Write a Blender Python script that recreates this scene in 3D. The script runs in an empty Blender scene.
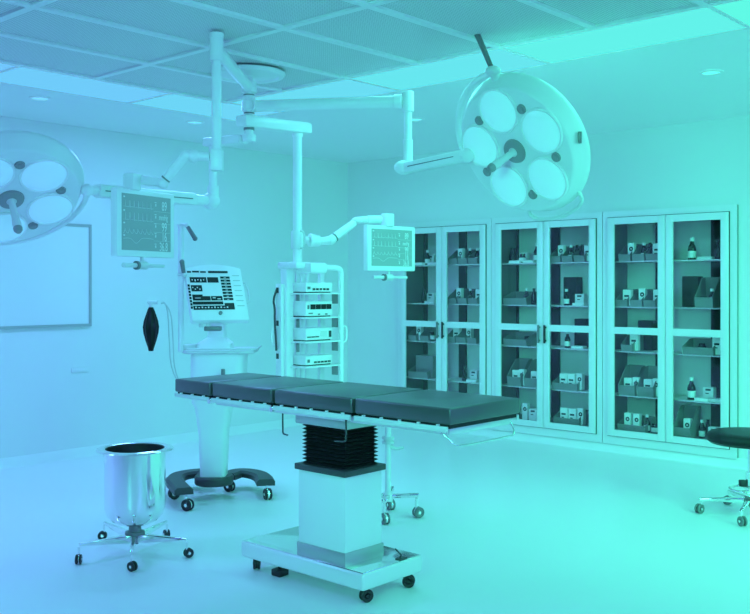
import bpy, bmesh, math, random
from mathutils import Vector, Matrix, Euler
random.seed(7)
PI = math.pi
C = bpy.context.scene.collection
EYE = 1.45                      # camera height
FPX = 963.0                     # focal length in pixels of a 750 wide picture
TH = math.radians(42.29)
c_, s_ = math.cos(TH), math.sin(TH)
CEIL = 2.79
XL = -7.29                      # left wall plane
YB = 7.57                       # cabinet wall plane

def rot(x, up, f):              # (right, up, forward) of the viewer -> room vector
    return Vector((c_*x - s_*f, s_*x + c_*f, up))
def at(px, py, z):              # point seen at px,py at forward distance z
    p = rot((px-375)/FPX*z, 0, z); p.z = EYE - (py-286)/FPX*z
    return p
def x_on(px, Y):                # room X where the ray of column px meets the plane Y
    r = (px-375)/FPX
    return Y*(c_*r - s_)/(s_*r + c_)

# ------------------------------------------------------------------ materials
def mat(name, col, rough=.5, metal=0., spec=.5, coat=0.):
    m = bpy.data.materials.new(name); m.use_nodes = True
    b = m.node_tree.nodes['Principled BSDF']
    if not isinstance(col, (tuple, list)): col = (col, col, col)
    b.inputs['Base Color'].default_value = (*col, 1)
    b.inputs['Roughness'].default_value = rough
    b.inputs['Metallic'].default_value = metal
    b.inputs['Specular IOR Level'].default_value = spec
    b.inputs['Coat Weight'].default_value = coat
    return m
def noise_col(m, a, b, scale, detail=2, stretch=None):
    nt = m.node_tree; p = nt.nodes['Principled BSDF']
    tc = nt.nodes.new('ShaderNodeTexCoord'); n = nt.nodes.new('ShaderNodeTexNoise')
    n.inputs['Scale'].default_value = scale; n.inputs['Detail'].default_value = detail
    src = tc.outputs['Object']
    if stretch:
        mp = nt.nodes.new('ShaderNodeMapping'); mp.inputs['Scale'].default_value = stretch
        nt.links.new(src, mp.inputs[0]); src = mp.outputs[0]
    nt.links.new(src, n.inputs['Vector'])
    r = nt.nodes.new('ShaderNodeMix'); r.data_type = 'RGBA'
    r.inputs['A'].default_value = (a, a, a, 1); r.inputs['B'].default_value = (b, b, b, 1)
    nt.links.new(n.outputs['Fac'], r.inputs['Factor'])
    nt.links.new(r.outputs['Result'], p.inputs['Base Color'])
    return n
def bump(m, scale, strength, dist=.002, stretch=None):
    nt = m.node_tree; p = nt.nodes['Principled BSDF']
    tc = nt.nodes.new('ShaderNodeTexCoord'); n = nt.nodes.new('ShaderNodeTexNoise')
    n.inputs['Scale'].default_value = scale; n.inputs['Detail'].default_value = 3
    src = tc.outputs['Object']
    if stretch:
        mp = nt.nodes.new('ShaderNodeMapping'); mp.inputs['Scale'].default_value = stretch
        nt.links.new(src, mp.inputs[0]); src = mp.outputs[0]
    nt.links.new(src, n.inputs['Vector'])
    bp = nt.nodes.new('ShaderNodeBump'); bp.inputs['Strength'].default_value = strength
    bp.inputs['Distance'].default_value = dist
    nt.links.new(n.outputs['Fac'], bp.inputs['Height']); nt.links.new(bp.outputs['Normal'], p.inputs['Normal'])

M = {}
M['wall'] = mat('wall_paint', .77, .55); noise_col(M['wall'], .76, .78, 3)
M['ceil'] = mat('ceiling_paint', .86, .7)
M['floor'] = mat('vinyl_floor', .86, .38, spec=.4); noise_col(M['floor'], .85, .87, 2.5, 4)
M['base'] = mat('baseboard_vinyl', .84, .4)
M['rail'] = mat('white_grid_metal', .82, .45)
M['white'] = mat('white_enamel', .86, .3)
M['plastic'] = mat('white_plastic', .85, .42)
M['plastic2'] = mat('pale_grey_plastic', .72, .45)
M['steel'] = mat('polished_steel', .92, .11, .95)
M['brushed'] = mat('brushed_steel', .80, .36, .55); noise_col(M['brushed'], .78, .83, 30, 2, (1, 1, .05))
M['duller'] = mat('satin_grey_steel', .50, .3, .5)
M['plate'] = mat('bright_satin_steel', .88, .36, .3)
M['cabinet'] = mat('satin_steel_cabinet', .80, .36, .15)
M['rubber'] = mat('black_rubber', .022, .5)
M['bellows'] = mat('black_bellows', .012, .42)
M['dark'] = mat('dark_grey_plastic', .06, .45)
M['mattress'] = mat('charcoal_vinyl_mattress', .075, .30, spec=1.0)
M['seat'] = mat('black_upholstery', .012, .4, spec=.3)
M['bag'] = mat('black_silicone', .005, .35, spec=.3)
M['grey'] = mat('mid_grey_metal', .22, .4, .3)
M['bin'] = mat('grey_bin_plastic', .24, .5)
M['sensor'] = mat('lamp_sensor_grey', .30, .4)
M['bottle'] = mat('dark_bottle_glass', .012, .15)
M['label'] = mat('white_label', .92, .6)
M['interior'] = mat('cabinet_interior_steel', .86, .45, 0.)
M['carcass'] = mat('shaded_cabinet_body', .14, .45)  # dark colour paints in the shade on the inner sides
M['dark_strip'] = mat('dark_reflection_and_seal', .02, .5)  # for the painted reflection strips and the real door seals
M['shelf'] = mat('shelf_edge_steel', .8, .25, .6)
M['board'] = mat('whiteboard_enamel', .79, .4)
M['boardframe'] = mat('whiteboard_frame_grey', .42, .4, .2)
M['screen'] = mat('monitor_screen', .40, .4); M['screenline'] = mat('screen_trace', .78, .4)
M['screendark'] = mat('screen_dark_cell', .012, .3)
M['screenlight'] = mat('screen_light_field', .82, .35)
M['lens'] = mat('frosted_lamp_lens', .88, .25, coat=.5)
M['lampbody'] = mat('lamp_housing_white', .82, .35)
M['black'] = mat('black_gap', .008, .6)
M['tube'] = mat('clear_hose', .6, .3)

# pale perforated metal of the ceiling field
m = mat('perforated_ceiling_metal', .4, .4, 0.); M['perf'] = m
nt = m.node_tree; p = nt.nodes['Principled BSDF']
tc = nt.nodes.new('ShaderNodeTexCoord')
mp = nt.nodes.new('ShaderNodeVectorMath'); mp.operation = 'MULTIPLY'; mp.inputs[1].default_value = (62, 62, 0)
fr = nt.nodes.new('ShaderNodeVectorMath'); fr.operation = 'FRACTION'
sb = nt.nodes.new('ShaderNodeVectorMath'); sb.operation = 'SUBTRACT'; sb.inputs[1].default_value = (.5, .5, 0)
ln = nt.nodes.new('ShaderNodeVectorMath'); ln.operation = 'LENGTH'
gt = nt.nodes.new('ShaderNodeMath'); gt.operation = 'LESS_THAN'; gt.inputs[1].default_value = .34
mx = nt.nodes.new('ShaderNodeMix'); mx.data_type = 'RGBA'
mx.inputs['A'].default_value = (.74, .74, .74, 1); mx.inputs['B'].default_value = (.44, .44, .44, 1)
L = nt.links
L.new(tc.outputs['Object'], mp.inputs[0]); L.new(mp.outputs[0], fr.inputs[0]); L.new(fr.outputs[0], sb.inputs[0])
L.new(sb.outputs[0], ln.inputs[0]); L.new(ln.outputs['Value'], gt.inputs[0]); L.new(gt.outputs[0], mx.inputs['Factor'])
L.new(mx.outputs['Result'], p.inputs['Base Color'])

# window glass of the cabinets: clear, with a mirror-like sheen that grows at grazing angles
m = bpy.data.materials.new('cabinet_glass'); m.use_nodes = True; M['glass'] = m
nt = m.node_tree; nt.nodes.clear()
o = nt.nodes.new('ShaderNodeOutputMaterial'); ms = nt.nodes.new('ShaderNodeMixShader')
tr = nt.nodes.new('ShaderNodeBsdfTransparent'); gl = nt.nodes.new('ShaderNodeBsdfGlossy')
tr.inputs[0].default_value = (.98, .98, .98, 1); gl.inputs['Roughness'].default_value = .03
fn = nt.nodes.new('ShaderNodeFresnel'); ge = nt.nodes.new('ShaderNodeNewGeometry'); ir = nt.nodes.new('ShaderNodeMapRange')
ir.inputs[3].default_value = 1.45; ir.inputs[4].default_value = 1/1.45      # the same sheen on both faces of the pane
nt.links.new(ge.outputs['Backfacing'], ir.inputs[0]); nt.links.new(ir.outputs[0], fn.inputs[0])
nt.links.new(fn.outputs[0], ms.inputs[0]); nt.links.new(tr.outputs[0], ms.inputs[1]); nt.links.new(gl.outputs[0], ms.inputs[2])
nt.links.new(ms.outputs[0], o.inputs[0])

# printed cartons: white card with a dark ring emblem or printed bars on the front
def carton_mat(name, kind):
    m = mat(name, .92, .55); nt = m.node_tree; p = nt.nodes['Principled BSDF']; L = nt.links
    tc = nt.nodes.new('ShaderNodeTexCoord'); sx = nt.nodes.new('ShaderNodeSeparateXYZ'); L.new(tc.outputs['Object'], sx.inputs[0])
    def mth(op, a, b=None):
        n = nt.nodes.new('ShaderNodeMath'); n.operation = op
        for i, v in enumerate((a, b)):
            if v is None: continue
            if isinstance(v, (int, float)): n.inputs[i].default_value = v
            else: L.new(v, n.inputs[i])
        return n.outputs[0]
    X, Y, Z = sx.outputs
    front = mth('LESS_THAN', Y, -.018)
    if kind == 'ring':
        d = mth('SQRT', mth('ADD', mth('POWER', mth('SUBTRACT', X, .004), 2), mth('POWER', mth('SUBTRACT', Z, .098), 2)))
        f = mth('MULTIPLY', mth('LESS_THAN', d, .019), mth('GREATER_THAN', d, .007))
    else:
        a = mth('MULTIPLY', mth('LESS_THAN', mth('ABSOLUTE', mth('SUBTRACT', Z, .085)), .008), mth('LESS_THAN', mth('ABSOLUTE', X), .022))
        b = mth('MULTIPLY', mth('LESS_THAN', mth('ABSOLUTE', mth('SUBTRACT', Z, .055)), .004), mth('LESS_THAN', mth('ABSOLUTE', mth('ADD', X, .008)), .014))
        f = mth('MAXIMUM', a, b)
    f = mth('MULTIPLY', f, front)
    mx = nt.nodes.new('ShaderNodeMix'); mx.data_type = 'RGBA'
    mx.inputs['A'].default_value = (.92, .92, .92, 1); mx.inputs['B'].default_value = (.03, .03, .03, 1)
    L.new(f, mx.inputs['Factor']); L.new(mx.outputs['Result'], p.inputs['Base Color'])
    return m
M['carton_ring'] = carton_mat('carton_with_ring_emblem', 'ring')
M['carton_bar'] = carton_mat('carton_with_printed_bars', 'bar')

# ------------------------------------------------------------------ mesh builder
def axis_mat(p, d, up=(0, 0, 1)):         # matrix with local z along d, at p
    d = Vector(d).normalized(); q = d.to_track_quat('Z', 'Y')
    return Matrix.Translation(p) @ q.to_matrix().to_4x4()
class MB:
    def __init__(self): self.b = bmesh.new()
    def box(self, lo, hi, bevel=0, seg=2, mx=None, mi=0):
        lo, hi = Vector(lo), Vector(hi)
        r = bmesh.ops.create_cube(self.b, size=1)
        vs = r['verts']
        for v in vs: v.co = Vector(((lo[i]+hi[i])/2 + v.co[i]*(hi[i]-lo[i]) for i in range(3)))
        if mx is not None:
            for v in vs: v.co = mx @ v.co
        fs = {f for v in vs for f in v.link_faces}
        for f in fs: f.material_index = mi
        if bevel:
            es = list({e for v in vs for e in v.link_edges})
            rr = bmesh.ops.bevel(self.b, geom=es, offset=bevel, segments=seg, profile=.5, affect='EDGES')
            for f in rr['faces']: f.material_index = mi
        return self
    def cyl(self, p0, p1, r0, r1=None, n=24, bevel=0):
        r1 = r0 if r1 is None else r1
        p0, p1 = Vector(p0), Vector(p1); d = p1-p0
        h = d.length; b = min(bevel, h*.45)
        prof = [(0, 0), (r0-b, 0), (r0, b), (r1, h-b), (r1-b, h), (0, h)] if b else [(0, 0), (r0, 0), (r1, h), (0, h)]
        return self.lathe(prof, n, axis_mat(p0, d))
    def lathe(self, prof, n=32, mx=None, mi=None):
        mx = mx or Matrix(); rings = []
        for (r, z) in prof:
            if r < 1e-6: rings.append([self.b.verts.new(mx @ Vector((0, 0, z)))])
            else: rings.append([self.b.verts.new(mx @ Vector((r*math.cos(2*PI*k/n), r*math.sin(2*PI*k/n), z))) for k in range(n)])
        for i in range(len(rings)-1):
            a, b = rings[i], rings[i+1]
            for k in range(n):
                k2 = (k+1) % n
                if len(a) == 1 and len(b) == 1: continue
                if len(a) == 1: f = self.b.faces.new((a[0], b[k2], b[k]))
                elif len(b) == 1: f = self.b.faces.new((a[k], a[k2], b[0]))
                else: f = self.b.faces.new((a[k], a[k2], b[k2], b[k]))
                if mi: f.material_index = mi[i]
        return self
    def tube(self, pts, r, n=10, closed=False, smooth=0):
        pts = [Vector(p) for p in pts]
        for _ in range(smooth):                     # corner cutting
            q = [] if closed else [pts[0]]
            rng = range(len(pts)) if closed else range(len(pts)-1)
            for i in rng:
                a, b = pts[i], pts[(i+1) % len(pts)]
                q += [a*.75+b*.25, a*.25+b*.75]
            if not closed: q.append(pts[-1])
            pts = q
        N = len(pts); rings = []; ref = None
        rr = r if isinstance(r, (list, tuple)) else None
        for i, p in enumerate(pts):
            a = pts[i-1] if (i or closed) else p; b = pts[(i+1) % N] if (i < N-1 or closed) else p
            t = (b-a).normalized()
            if ref is None: ref = t.orthogonal().normalized()
            ref = (ref - t*ref.dot(t)).normalized(); bn = t.cross(ref)
            rad = (rr[0] + (rr[1]-rr[0])*i/(N-1)) if rr else r
            rings.append([self.b.verts.new(p + (ref*math.cos(2*PI*k/n) + bn*math.sin(2*PI*k/n))*rad) for k in range(n)])
        for i in range(N if closed else N-1):
            a, b = rings[i], rings[(i+1) % N]
            for k in range(n): self.b.faces.new((a[k], a[(k+1) % n], b[(k+1) % n], b[k]))
        if not closed:
            self.b.faces.new(rings[0][::-1]); self.b.faces.new(rings[-1])
        return self
    def beam(self, p0, p1, w, h, bevel=.004, w1=None, h1=None):   # box beam between two points, h measured upward
        p0, p1 = Vector(p0), Vector(p1); t = (p1-p0).normalized()
        side = t.cross(Vector((0, 0, 1))).normalized(); up = side.cross(t)
        vs = []
        for p, ww, hh in ((p0, w, h), (p1, w1 or w, h1 or h)):
            for a, b in ((-1, -1), (1, -1), (1, 1), (-1, 1)):
                vs.append(self.b.verts.new(p + side*a*ww/2 + up*b*hh/2))
        fs = [self.b.faces.new([vs[i] for i in q]) for q in ((0, 1, 2, 3), (7, 6, 5, 4), (0, 4, 5, 1), (1, 5, 6, 2), (2, 6, 7, 3), (3, 7, 4, 0))]
        if bevel:
            bmesh.ops.bevel(self.b, geom=list({e for f in fs for e in f.edges}), offset=bevel, segments=2, profile=.5, affect='EDGES')
        return self
    def prism(self, poly, h0, h1, mx=None, bevel=0):   # poly in xy, extruded z h0..h1
        mx = mx or Matrix()
        a = [self.b.verts.new(mx @ Vector((x, y, h0))) for x, y in poly]
        b = [self.b.verts.new(mx @ Vector((x, y, h1))) for x, y in poly]
        n = len(poly); fs = [self.b.faces.new(a[::-1]), self.b.faces.new(b)]
        for k in range(n): fs.append(self.b.faces.new((a[k], a[(k+1) % n], b[(k+1) % n], b[k])))
        if bevel:
            es = list({e for f in fs[:2] for e in f.edges})
            bmesh.ops.bevel(self.b, geom=es, offset=bevel, segments=2, profile=.5, affect='EDGES')
        return self
    def sphere(self, p, r, scale=(1, 1, 1), n=20, mx=None):
        q = bmesh.ops.create_uvsphere(self.b, u_segments=n, v_segments=n//2, radius=r)
        for v in q['verts']:
            v.co = Vector((v.co.x*scale[0], v.co.y*scale[1], v.co.z*scale[2]))
            if mx: v.co = mx @ v.co
            v.co += Vector(p)
        return self
    def mesh(self, name, mats):
        bmesh.ops.recalc_face_normals(self.b, faces=self.b.faces[:])
        me = bpy.data.meshes.new(name); self.b.to_mesh(me); self.b.free()
        for mm in (mats if isinstance(mats, (list, tuple)) else [mats]): me.materials.append(mm)
        me.shade_smooth(); me.set_sharp_from_angle(angle=math.radians(38))
        return me

MW = {}
def thing(name, label, cat, loc=(0, 0, 0), rz=0, group=None, mx=None):
    o = bpy.data.objects.new(name, None); C.objects.link(o); o.empty_display_size = .1
    w = mx if mx is not None else Matrix.Translation(loc) @ Matrix.Rotation(rz, 4, 'Z')
    o.matrix_world = w; MW[o] = w.copy()
    o['label'] = label; o['category'] = cat
    if group: o['group'] = group
    return o
def part(name, mb, m, parent, local=False, label=None):
    me = mb.mesh(name, m)
    if not local: me.transform(MW[parent].inverted())
    o = bpy.data.objects.new(name, me); C.objects.link(o); o.parent = parent
    MW[o] = MW[parent]
    if label: o['label'] = label
    return o
def solo(name, mb, m, label=None, cat=None, group=None, loc=(0, 0, 0), structure=False):
    me = mb.mesh(name, m); me.transform(Matrix.Translation(-Vector(loc)))
    o = bpy.data.objects.new(name, me); C.objects.link(o); o.location = loc; MW[o] = Matrix.Translation(loc)
    if structure: o['kind'] = 'structure'
    if label: o['label'] = label
    if cat: o['category'] = cat
    if group: o['group'] = group
    return o
def text_part(name, s, size, m, parent, mx, depth=.0006):
    cu = bpy.data.curves.new('writing', 'FONT'); cu.body = s; cu.size = size; cu.extrude = depth
    cu.align_x = 'CENTER'; cu.align_y = 'CENTER'
    t = bpy.data.objects.new('writing', cu); C.objects.link(t)
    me = bpy.data.meshes.new_from_object(t.evaluated_get(bpy.context.evaluated_depsgraph_get()))
    bpy.data.objects.remove(t); bpy.data.curves.remove(cu)
    me.transform(mx); me.materials.clear(); me.materials.append(m)
    o = bpy.data.objects.new(name, me); C.objects.link(o); o.parent = parent; MW[o] = MW[parent]
    return o
def caster(parent, p, r=.035, yaw=0, metal='steel', wheel='rubber', top=.03, hood=True):
    """twin-wheel swivel caster standing on the floor at p"""
    p = Vector(p); d = Vector((math.cos(yaw), math.sin(yaw), 0)); sd = Vector((-d.y, d.x, 0))
    ax = Vector((p.x, p.y, p.z+r)) + d*r*.35
    k = MB().cyl((p.x, p.y, p.z+r*1.55), (p.x, p.y, p.z+2*r+top), r*.24)
    if hood: k.cyl(ax - sd*r*.16, ax + sd*r*.16, r*.86)
    k.beam(ax + Vector((0, 0, r*.5)), Vector((p.x, p.y, p.z+r*1.6)), r*.4, r*.5, .001)
    k.cyl(ax - sd*r*.66, ax + sd*r*.66, r*.3)
    f = part('caster', k, M[metal], parent)
    for q in (-1, 1):
        w = MB(); a = ax + sd*q*r*.18; b = ax + sd*q*r*.6
        w.lathe([(r*.45, 0), (r*.9, 0), (r, r*.1), (r, r*.34), (r*.9, r*.42), (r*.55, r*.42), (r*.45, r*.36), (r*.45, 0)], 20, axis_mat(a, b-a))
        part('wheel', w, M[wheel], f, label='dark rubber caster wheel' if q < 0 else None)
    return f

# ------------------------------------------------------------------ colour of the light, from the blue side to the green side
LC = (.165, .56, .98); RC = (.117, .96, .79)
def light_col(p):
    f = -s_*p[0] + c_*p[1]; x = c_*p[0] + s_*p[1]
    u = (x/max(f, 1.2)*FPX + 375)/750
    u = max(0, min(1, u))
    return tuple(max(.02, a*(1-u) + b*u) for a, b in zip(LC, RC))

# ------------------------------------------------------------------ the room
X1, Y0 = 1.6, -2.2
solo('floor', MB().box((XL-.1, Y0, -.1), (X1, YB+.6, 0)), M['floor'], structure=True)
solo('wall_left', MB().box((XL-.12, Y0, 0), (XL, YB+.6, CEIL+.15)), M['wall'], structure=True)
CX0, CX1, CB, CT = -6.54, -3.00, .085, 2.095
w = MB()
w.box((XL, YB, 0), (CX0, YB+.12, CEIL+.15)); w.box((CX1, YB, 0), (X1, YB+.12, CEIL+.15))
w.box((CX0, YB, 0), (CX1, YB+.12, CB)); w.box((CX0, YB, CT), (CX1, YB+.12, CEIL+.15))
solo('wall_back', w, M['wall'], structure=True)
def cove(x0, y0, x1, y1, nx, ny):
    prof = [(0, 0), (.045, 0), (.022, .008), (.010, .03), (.008, .085), (.004, .09), (0, .09)]
    mb = MB(); r = []
    for (px, py) in ((x0, y0), (x1, y1)):
        r.append([mb.b.verts.new((px+nx*a, py+ny*a, h+.0005)) for a, h in prof])
    n = len(prof)
    for k in range(n): mb.b.faces.new((r[0][k], r[0][(k+1) % n], r[1][(k+1) % n], r[1][k]))
    mb.b.faces.new(r[0]); mb.b.faces.new(r[1][::-1])
    return mb
solo('baseboard_left', cove(XL, Y0, XL, YB, 1, 0), M['base'], structure=True)
solo('baseboard_back', cove(XL, YB, X1, YB, 0, -1), M['base'], structure=True)

# ceiling: plain border, ring of light panels, field of perforated panels on a white grid
RX = [-6.09, -5.52]; RY = [4.46, 5.01]           # the ring of lights (left and back sides)
FX1, FY0 = -.12, -.915; OX1, OY0 = .45, -1.485
w = MB(); th = .12
w.box((XL, Y0, CEIL), (RX[0], YB, CEIL+th)); w.box((RX[0], RY[1], CEIL), (X1, YB, CEIL+th))
w.box((OX1, Y0, CEIL), (X1, RY[1], CEIL+th)); w.box((RX[0], Y0, CEIL), (OX1, OY0, CEIL+th))
w.box((RX[0], OY0, CEIL+.07), (OX1, RY[1], CEIL+th))
ceiling = solo('ceiling', w, M['ceil'], structure=True)
gx = [-5.52 + .6*k for k in range(10)]; gy = [4.46 - 1.075*k for k in range(6)]
for i in range(9):
    for j in range(5):
        part('perforated_panel', MB().box((gx[i]+.004, gy[j+1]+.004, CEIL+.008), (gx[i+1]-.004, gy[j]-.004, CEIL+.03)), M['perf'], ceiling, label='grey perforated metal ceiling panel')
w = MB()
for x in gx: w.box((x-.022, FY0-.02, CEIL-.006), (x+.022, 4.48, CEIL+.012))
for y in gy: w.box((gx[0]-.02, y-.022, CEIL-.005), (gx[-1]+.02, y+.022, CEIL+.011))
part('grid', w, M['rail'], ceiling, label='white ceiling grid')

def emis(name, col, k):
    m = bpy.data.materials.new(name); m.use_nodes = True; nt = m.node_tree; nt.nodes.clear()
    e = nt.nodes.new('ShaderNodeEmission'); o = nt.nodes.new('ShaderNodeOutputMaterial')
    e.inputs[0].default_value = (*col, 1); e.inputs[1].default_value = k; nt.links.new(e.outputs[0], o.inputs[0])
    return m
LAMPS = []
def lamp(p, sx, sy, col, power):
    l = bpy.data.lights.new('panel_lamp', 'AREA'); l.shape = 'RECTANGLE'; l.size = sx; l.size_y = sy
    l.color = col; l.energy = power
    o = bpy.data.objects.new('panel_lamp', l); C.objects.link(o); o.location = p
    LAMPS.append(o)
    return o
PW = 20.0
def panel(x0, y0, x1, y1, label, k=1.0):
    ctr = Vector(((x0+x1)/2, (y0+y1)/2, CEIL)); col = light_col(ctr)
    # the panels beyond the picture belong to the ceiling itself
    t = thing('ceiling_light', label, 'ceiling light', ctr, group='light panels around the ceiling field') if label else ceiling
    f = MB(); e = .012
    f.box((x0, y0, CEIL-.004), (x1, y0+e, CEIL+.02)).box((x0, y1-e, CEIL-.004), (x1, y1, CEIL+.02))
    f.box((x0, y0+e, CEIL-.004), (x0+e, y1-e, CEIL+.02)).box((x1-e, y0+e, CEIL-.004), (x1, y1-e, CEIL+.02))
    part('frame' if label else 'light_frame', f, M['rail'], t)
    part('diffuser' if label else 'light_diffuser', MB().box((x0+e, y0+e, CEIL), (x1-e, y1-e, CEIL+.015)), emis('lit_diffuser', col, 1.0), t)
    lamp((ctr.x, ctr.y, CEIL-.012), (x1-x0)*.95, (y1-y0)*.95, col, PW*k*(x1-x0)*(y1-y0)/.65)
ys = [4.0, 2.88, 1.76, .64, -.48]
for j in range(4):
    panel(RX[0], ys[j+1], RX[1], ys[j], ['glowing ceiling panel left of the perforated field, nearest the back corner', 'glowing ceiling panel left of the perforated field, second from the back corner',
          'glowing ceiling panel left of the perforated field, third from the back corner', None][j], k=1.15)
panel(RX[0], 4.0, RX[1], RY[1], 'glowing square ceiling panel in the back left corner of the light ring')
xs = [-5.52, -4.31, -3.12, -1.92, -.73, .45]
nm = ['first from the back left corner', 'second from the back left corner', 'third from the back left corner', 'fourth, right of the surgical lamp', None]
for j in range(5):
    panel(xs[j], RY[0], xs[j+1], RY[1], ('long glowing ceiling panel along the cabinet side, ' + nm[j]) if nm[j] else None, k=1.1)
# unseen panels continue the ring over the viewer's side, added as fill light
for j, (a, b) in enumerate(((4.46, 3.2), (3.2, 2.0), (2.0, .8), (.8, -.4), (-.4, -1.485))):
    panel(FX1, b, OX1, a, None, k=1.2)
for j, (a, b) in enumerate(((-6.09, -5.0), (-5.0, -3.8), (-3.8, -2.6), (-2.6, -1.4), (-1.4, -.12))):
    panel(a, OY0, b, FY0, None, k=1.2)
# recessed downlights in the plain border
for px, py, wh in ((40, 98, 'near the left wall above the left surgical lamp'), (195, 122, 'near the left wall behind the slim ceiling pole'),
                   (415, 119, 'above the left cabinet beside the light support pole'), (711, 72, 'above the right cabinet')):
    z = (CEIL-EYE)*FPX/(286-py); q = at(px, py, z)
    t = thing('downlight', 'small round recessed downlight ' + wh, 'downlight', q, group='recessed downlights')
    part('trim_ring', MB().lathe([(.055, .01), (.056, -.006), (.075, -.003), (.077, .001), (.055, .01)], 28, Matrix.Translation((q.x, q.y, CEIL-.001))), M['white'], t)
    part('diffuser', MB().cyl((q.x, q.y, CEIL-.004), (q.x, q.y, CEIL+.004), .055), emis('lit_downlight', light_col(q), 1.25), t)

# whiteboard and socket on the left wall
t = thing('whiteboard', 'large white board with thin grey frame on the left wall', 'whiteboard', (XL, 3.8, 1.11))
y0, y1, z0, z1 = 3.0, 4.42, 1.11, 1.97
part('board', MB().box((XL+.002, y0+.02, z0+.02), (XL+.016, y1-.02, z1-.02)), M['board'], t)
f = MB(); e = .022
for a in ((y0, z0, y1, z0+e), (y0, z1-e, y1, z1), (y0, z0+e, y0+e, z1-e), (y1-e, z0+e, y1, z1-e)):
    f.box((XL+.001, a[0], a[1]), (XL+.026, a[2], a[3]))
part('frame', f, M['boardframe'], t)
t = thing('wall_socket', 'small white wall socket strip on the left wall below the whiteboard', 'socket', (XL, 4.35, .72))
part('plate', MB().box((XL+.001, 4.24, .725), (XL+.012, 4.40, .765), .003), M['wall'], t)
part('outlet', MB().box((XL+.011, 4.26, .735), (XL+.014, 4.38, .74)), M['plastic2'], t)

# ------------------------------------------------------------------ operating table
T = thing('operating_table', 'operating table with charcoal mattress on white column and steel base', 'operating table', (-3.31, 3.34, 0))
bx0, bx1, by0, by1 = -3.81, -2.955, 3.17, 3.59
base = part('base_plate', MB().box((bx0, by0, .072), (bx1, by1, .150), .012, 3), M['plate'], T, label='brushed steel base plate')
part('top_cover', MB().box((bx0+.006, by0+.006, .146), (bx1-.006, by1-.006, .155), .003), M['steel'], base)
for x, y, a in ((-3.76, 3.235, 2.4), (-3.01, 3.235, 1.2), (-3.01, 3.535, .6), (-3.76, 3.535, 2.2)):
    caster(T, (x, y, 0), .030, a, 'rubber', 'rubber', .015)
part('floor_lock', MB().cyl((-3.60, 3.25, .032), (-3.60, 3.25, .075), .009).box((-3.632, 3.218, .0), (-3.568, 3.282, .034), .006), M['rubber'], T)
c0, c1, d0, d1 = -3.408, -3.094, 3.196, 3.452
part('column_plinth', MB().box((c0-.006, d0-.006, .154), (c1+.006, d1+.006, .215), .003), M['duller'], T)
part('column', MB().box((c0, d0, .205), (c1, d1, .570), .006), M['white'], T, label='white column cover')
part('collar', MB().box((c0-.014, d0-.014, .566), (c1+.014, d1+.014, .595), .004), M['dark'], T)
w = MB(); n = 11; zb, zt = .590, .788; prof = []
for k in range(n):
    h = (zt-zb)/n; prof += [(.0, zb+k*h), (.016, zb+k*h+h*.5)]
prof.append((0, zt))
rings = []
for o_, z in prof:
    a0, a1, b0, b1 = c0+.028-o_, c1-.028+o_, d0+.028-o_, d1-.028+o_
    rings.append([w.b.verts.new(v) for v in ((a0, b0, z), (a1, b0, z), (a1, b1, z), (a0, b1, z))])
for a, b in zip(rings, rings[1:]):
    for k in range(4): w.b.faces.new((a[k], a[(k+1) % 4], b[(k+1) % 4], b[k]))
w.b.faces.new(rings[0][::-1]); w.b.faces.new(rings[-1])
part('bellows', w, M['bellows'], T, label='black pleated rubber bellows')
part('column_head', MB().box((c0-.02, d0-.004, .786), (c1+.015, d1, .852), .006), M['duller'], T)
part('foot_lever', MB().tube([(-2.99, 3.46, .155), (-2.98, 3.46, .175), (-3.0, 3.44, .205)], .004).box((-3.0, 3.44, .153), (-2.965, 3.49, .161), .002), M['dark'], T)
tx0, tx1, ty0, ty1 = -4.232, -2.382, 3.07, 3.57
seg = [tx0, -3.925, -3.452, -2.923, tx1]
for k in range(4):
    a, b = seg[k] + (.010 if k else 0), seg[k+1] - (.010 if k < 3 else 0)
    pl = part('mattress_pad', MB().box((a, ty0, .8885), (b, ty1, .957), .008, 3), M['mattress'], T)
    part('pad_board', MB().box((a+.012, ty0+.012, .872), (b-.012, ty1-.012, .889)), M['black'], pl, label='black underside board')
fr = MB()
fr.box((tx0+.02, ty0+.04, .852), (seg[1], ty1-.04, .872), .003)
fr.box((seg[1], ty0+.03, .842), (tx1-.03, ty1-.03, .874), .003)
part('frame', fr, M['brushed'], T, label='steel table frame')
for yy in (ty0-.004, ty1+.004):
    for k in range(4):
        a, b = seg[k]+.012, seg[k+1]-.012
        rl = part('side_rail', MB().box((a, yy-.006, .858 if k else .864), (b, yy+.006, .8815), .002), M['plastic2'], T)
        n = 3 if k == 0 else 5
        for q in range(n):
            x = a + (b-a)*(q+.5)/n
            part('rail_bracket', MB().box((x-.005, yy-.004, .876), (x+.005, yy+.010, .8882), .001), M['white'], rl)
part('end_bail', MB().tube([(-2.47, 3.10, .862), (-2.44, 3.105, .84), (-2.405, 3.125, .80), (-2.40, 3.16, .792), (-2.40, 3.53, .792), (-2.405, 3.56, .80), (-2.42, 3.568, .83), (-2.44, 3.565, .862)], .0045, smooth=1), M['steel'], T, label='bent chrome wire bail under the foot end')
part('wire_hook', MB().tube([(-2.985, 3.09, .86), (-2.985, 3.09, .765), (-2.99, 3.085, .755), (-3.05, 3.085, .752)], .0045, smooth=1), M['dark'], T)
part('wire_hook', MB().tube([(-3.91, 3.55, .86), (-3.91, 3.55, .655), (-3.905, 3.55, .643), (-3.87, 3.55, .640)], .0045, smooth=1), M['dark'], T)
part('clamp_pin', MB().cyl((-2.62, 3.33, .80), (-2.62, 3.33, .846), .006), M['dark'], T)
for x in (seg[1], seg[2]):
    part('hinge', MB().cyl((x, ty0-.012, .862), (x, ty0+.02, .862), .013), M['steel'], T)

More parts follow.
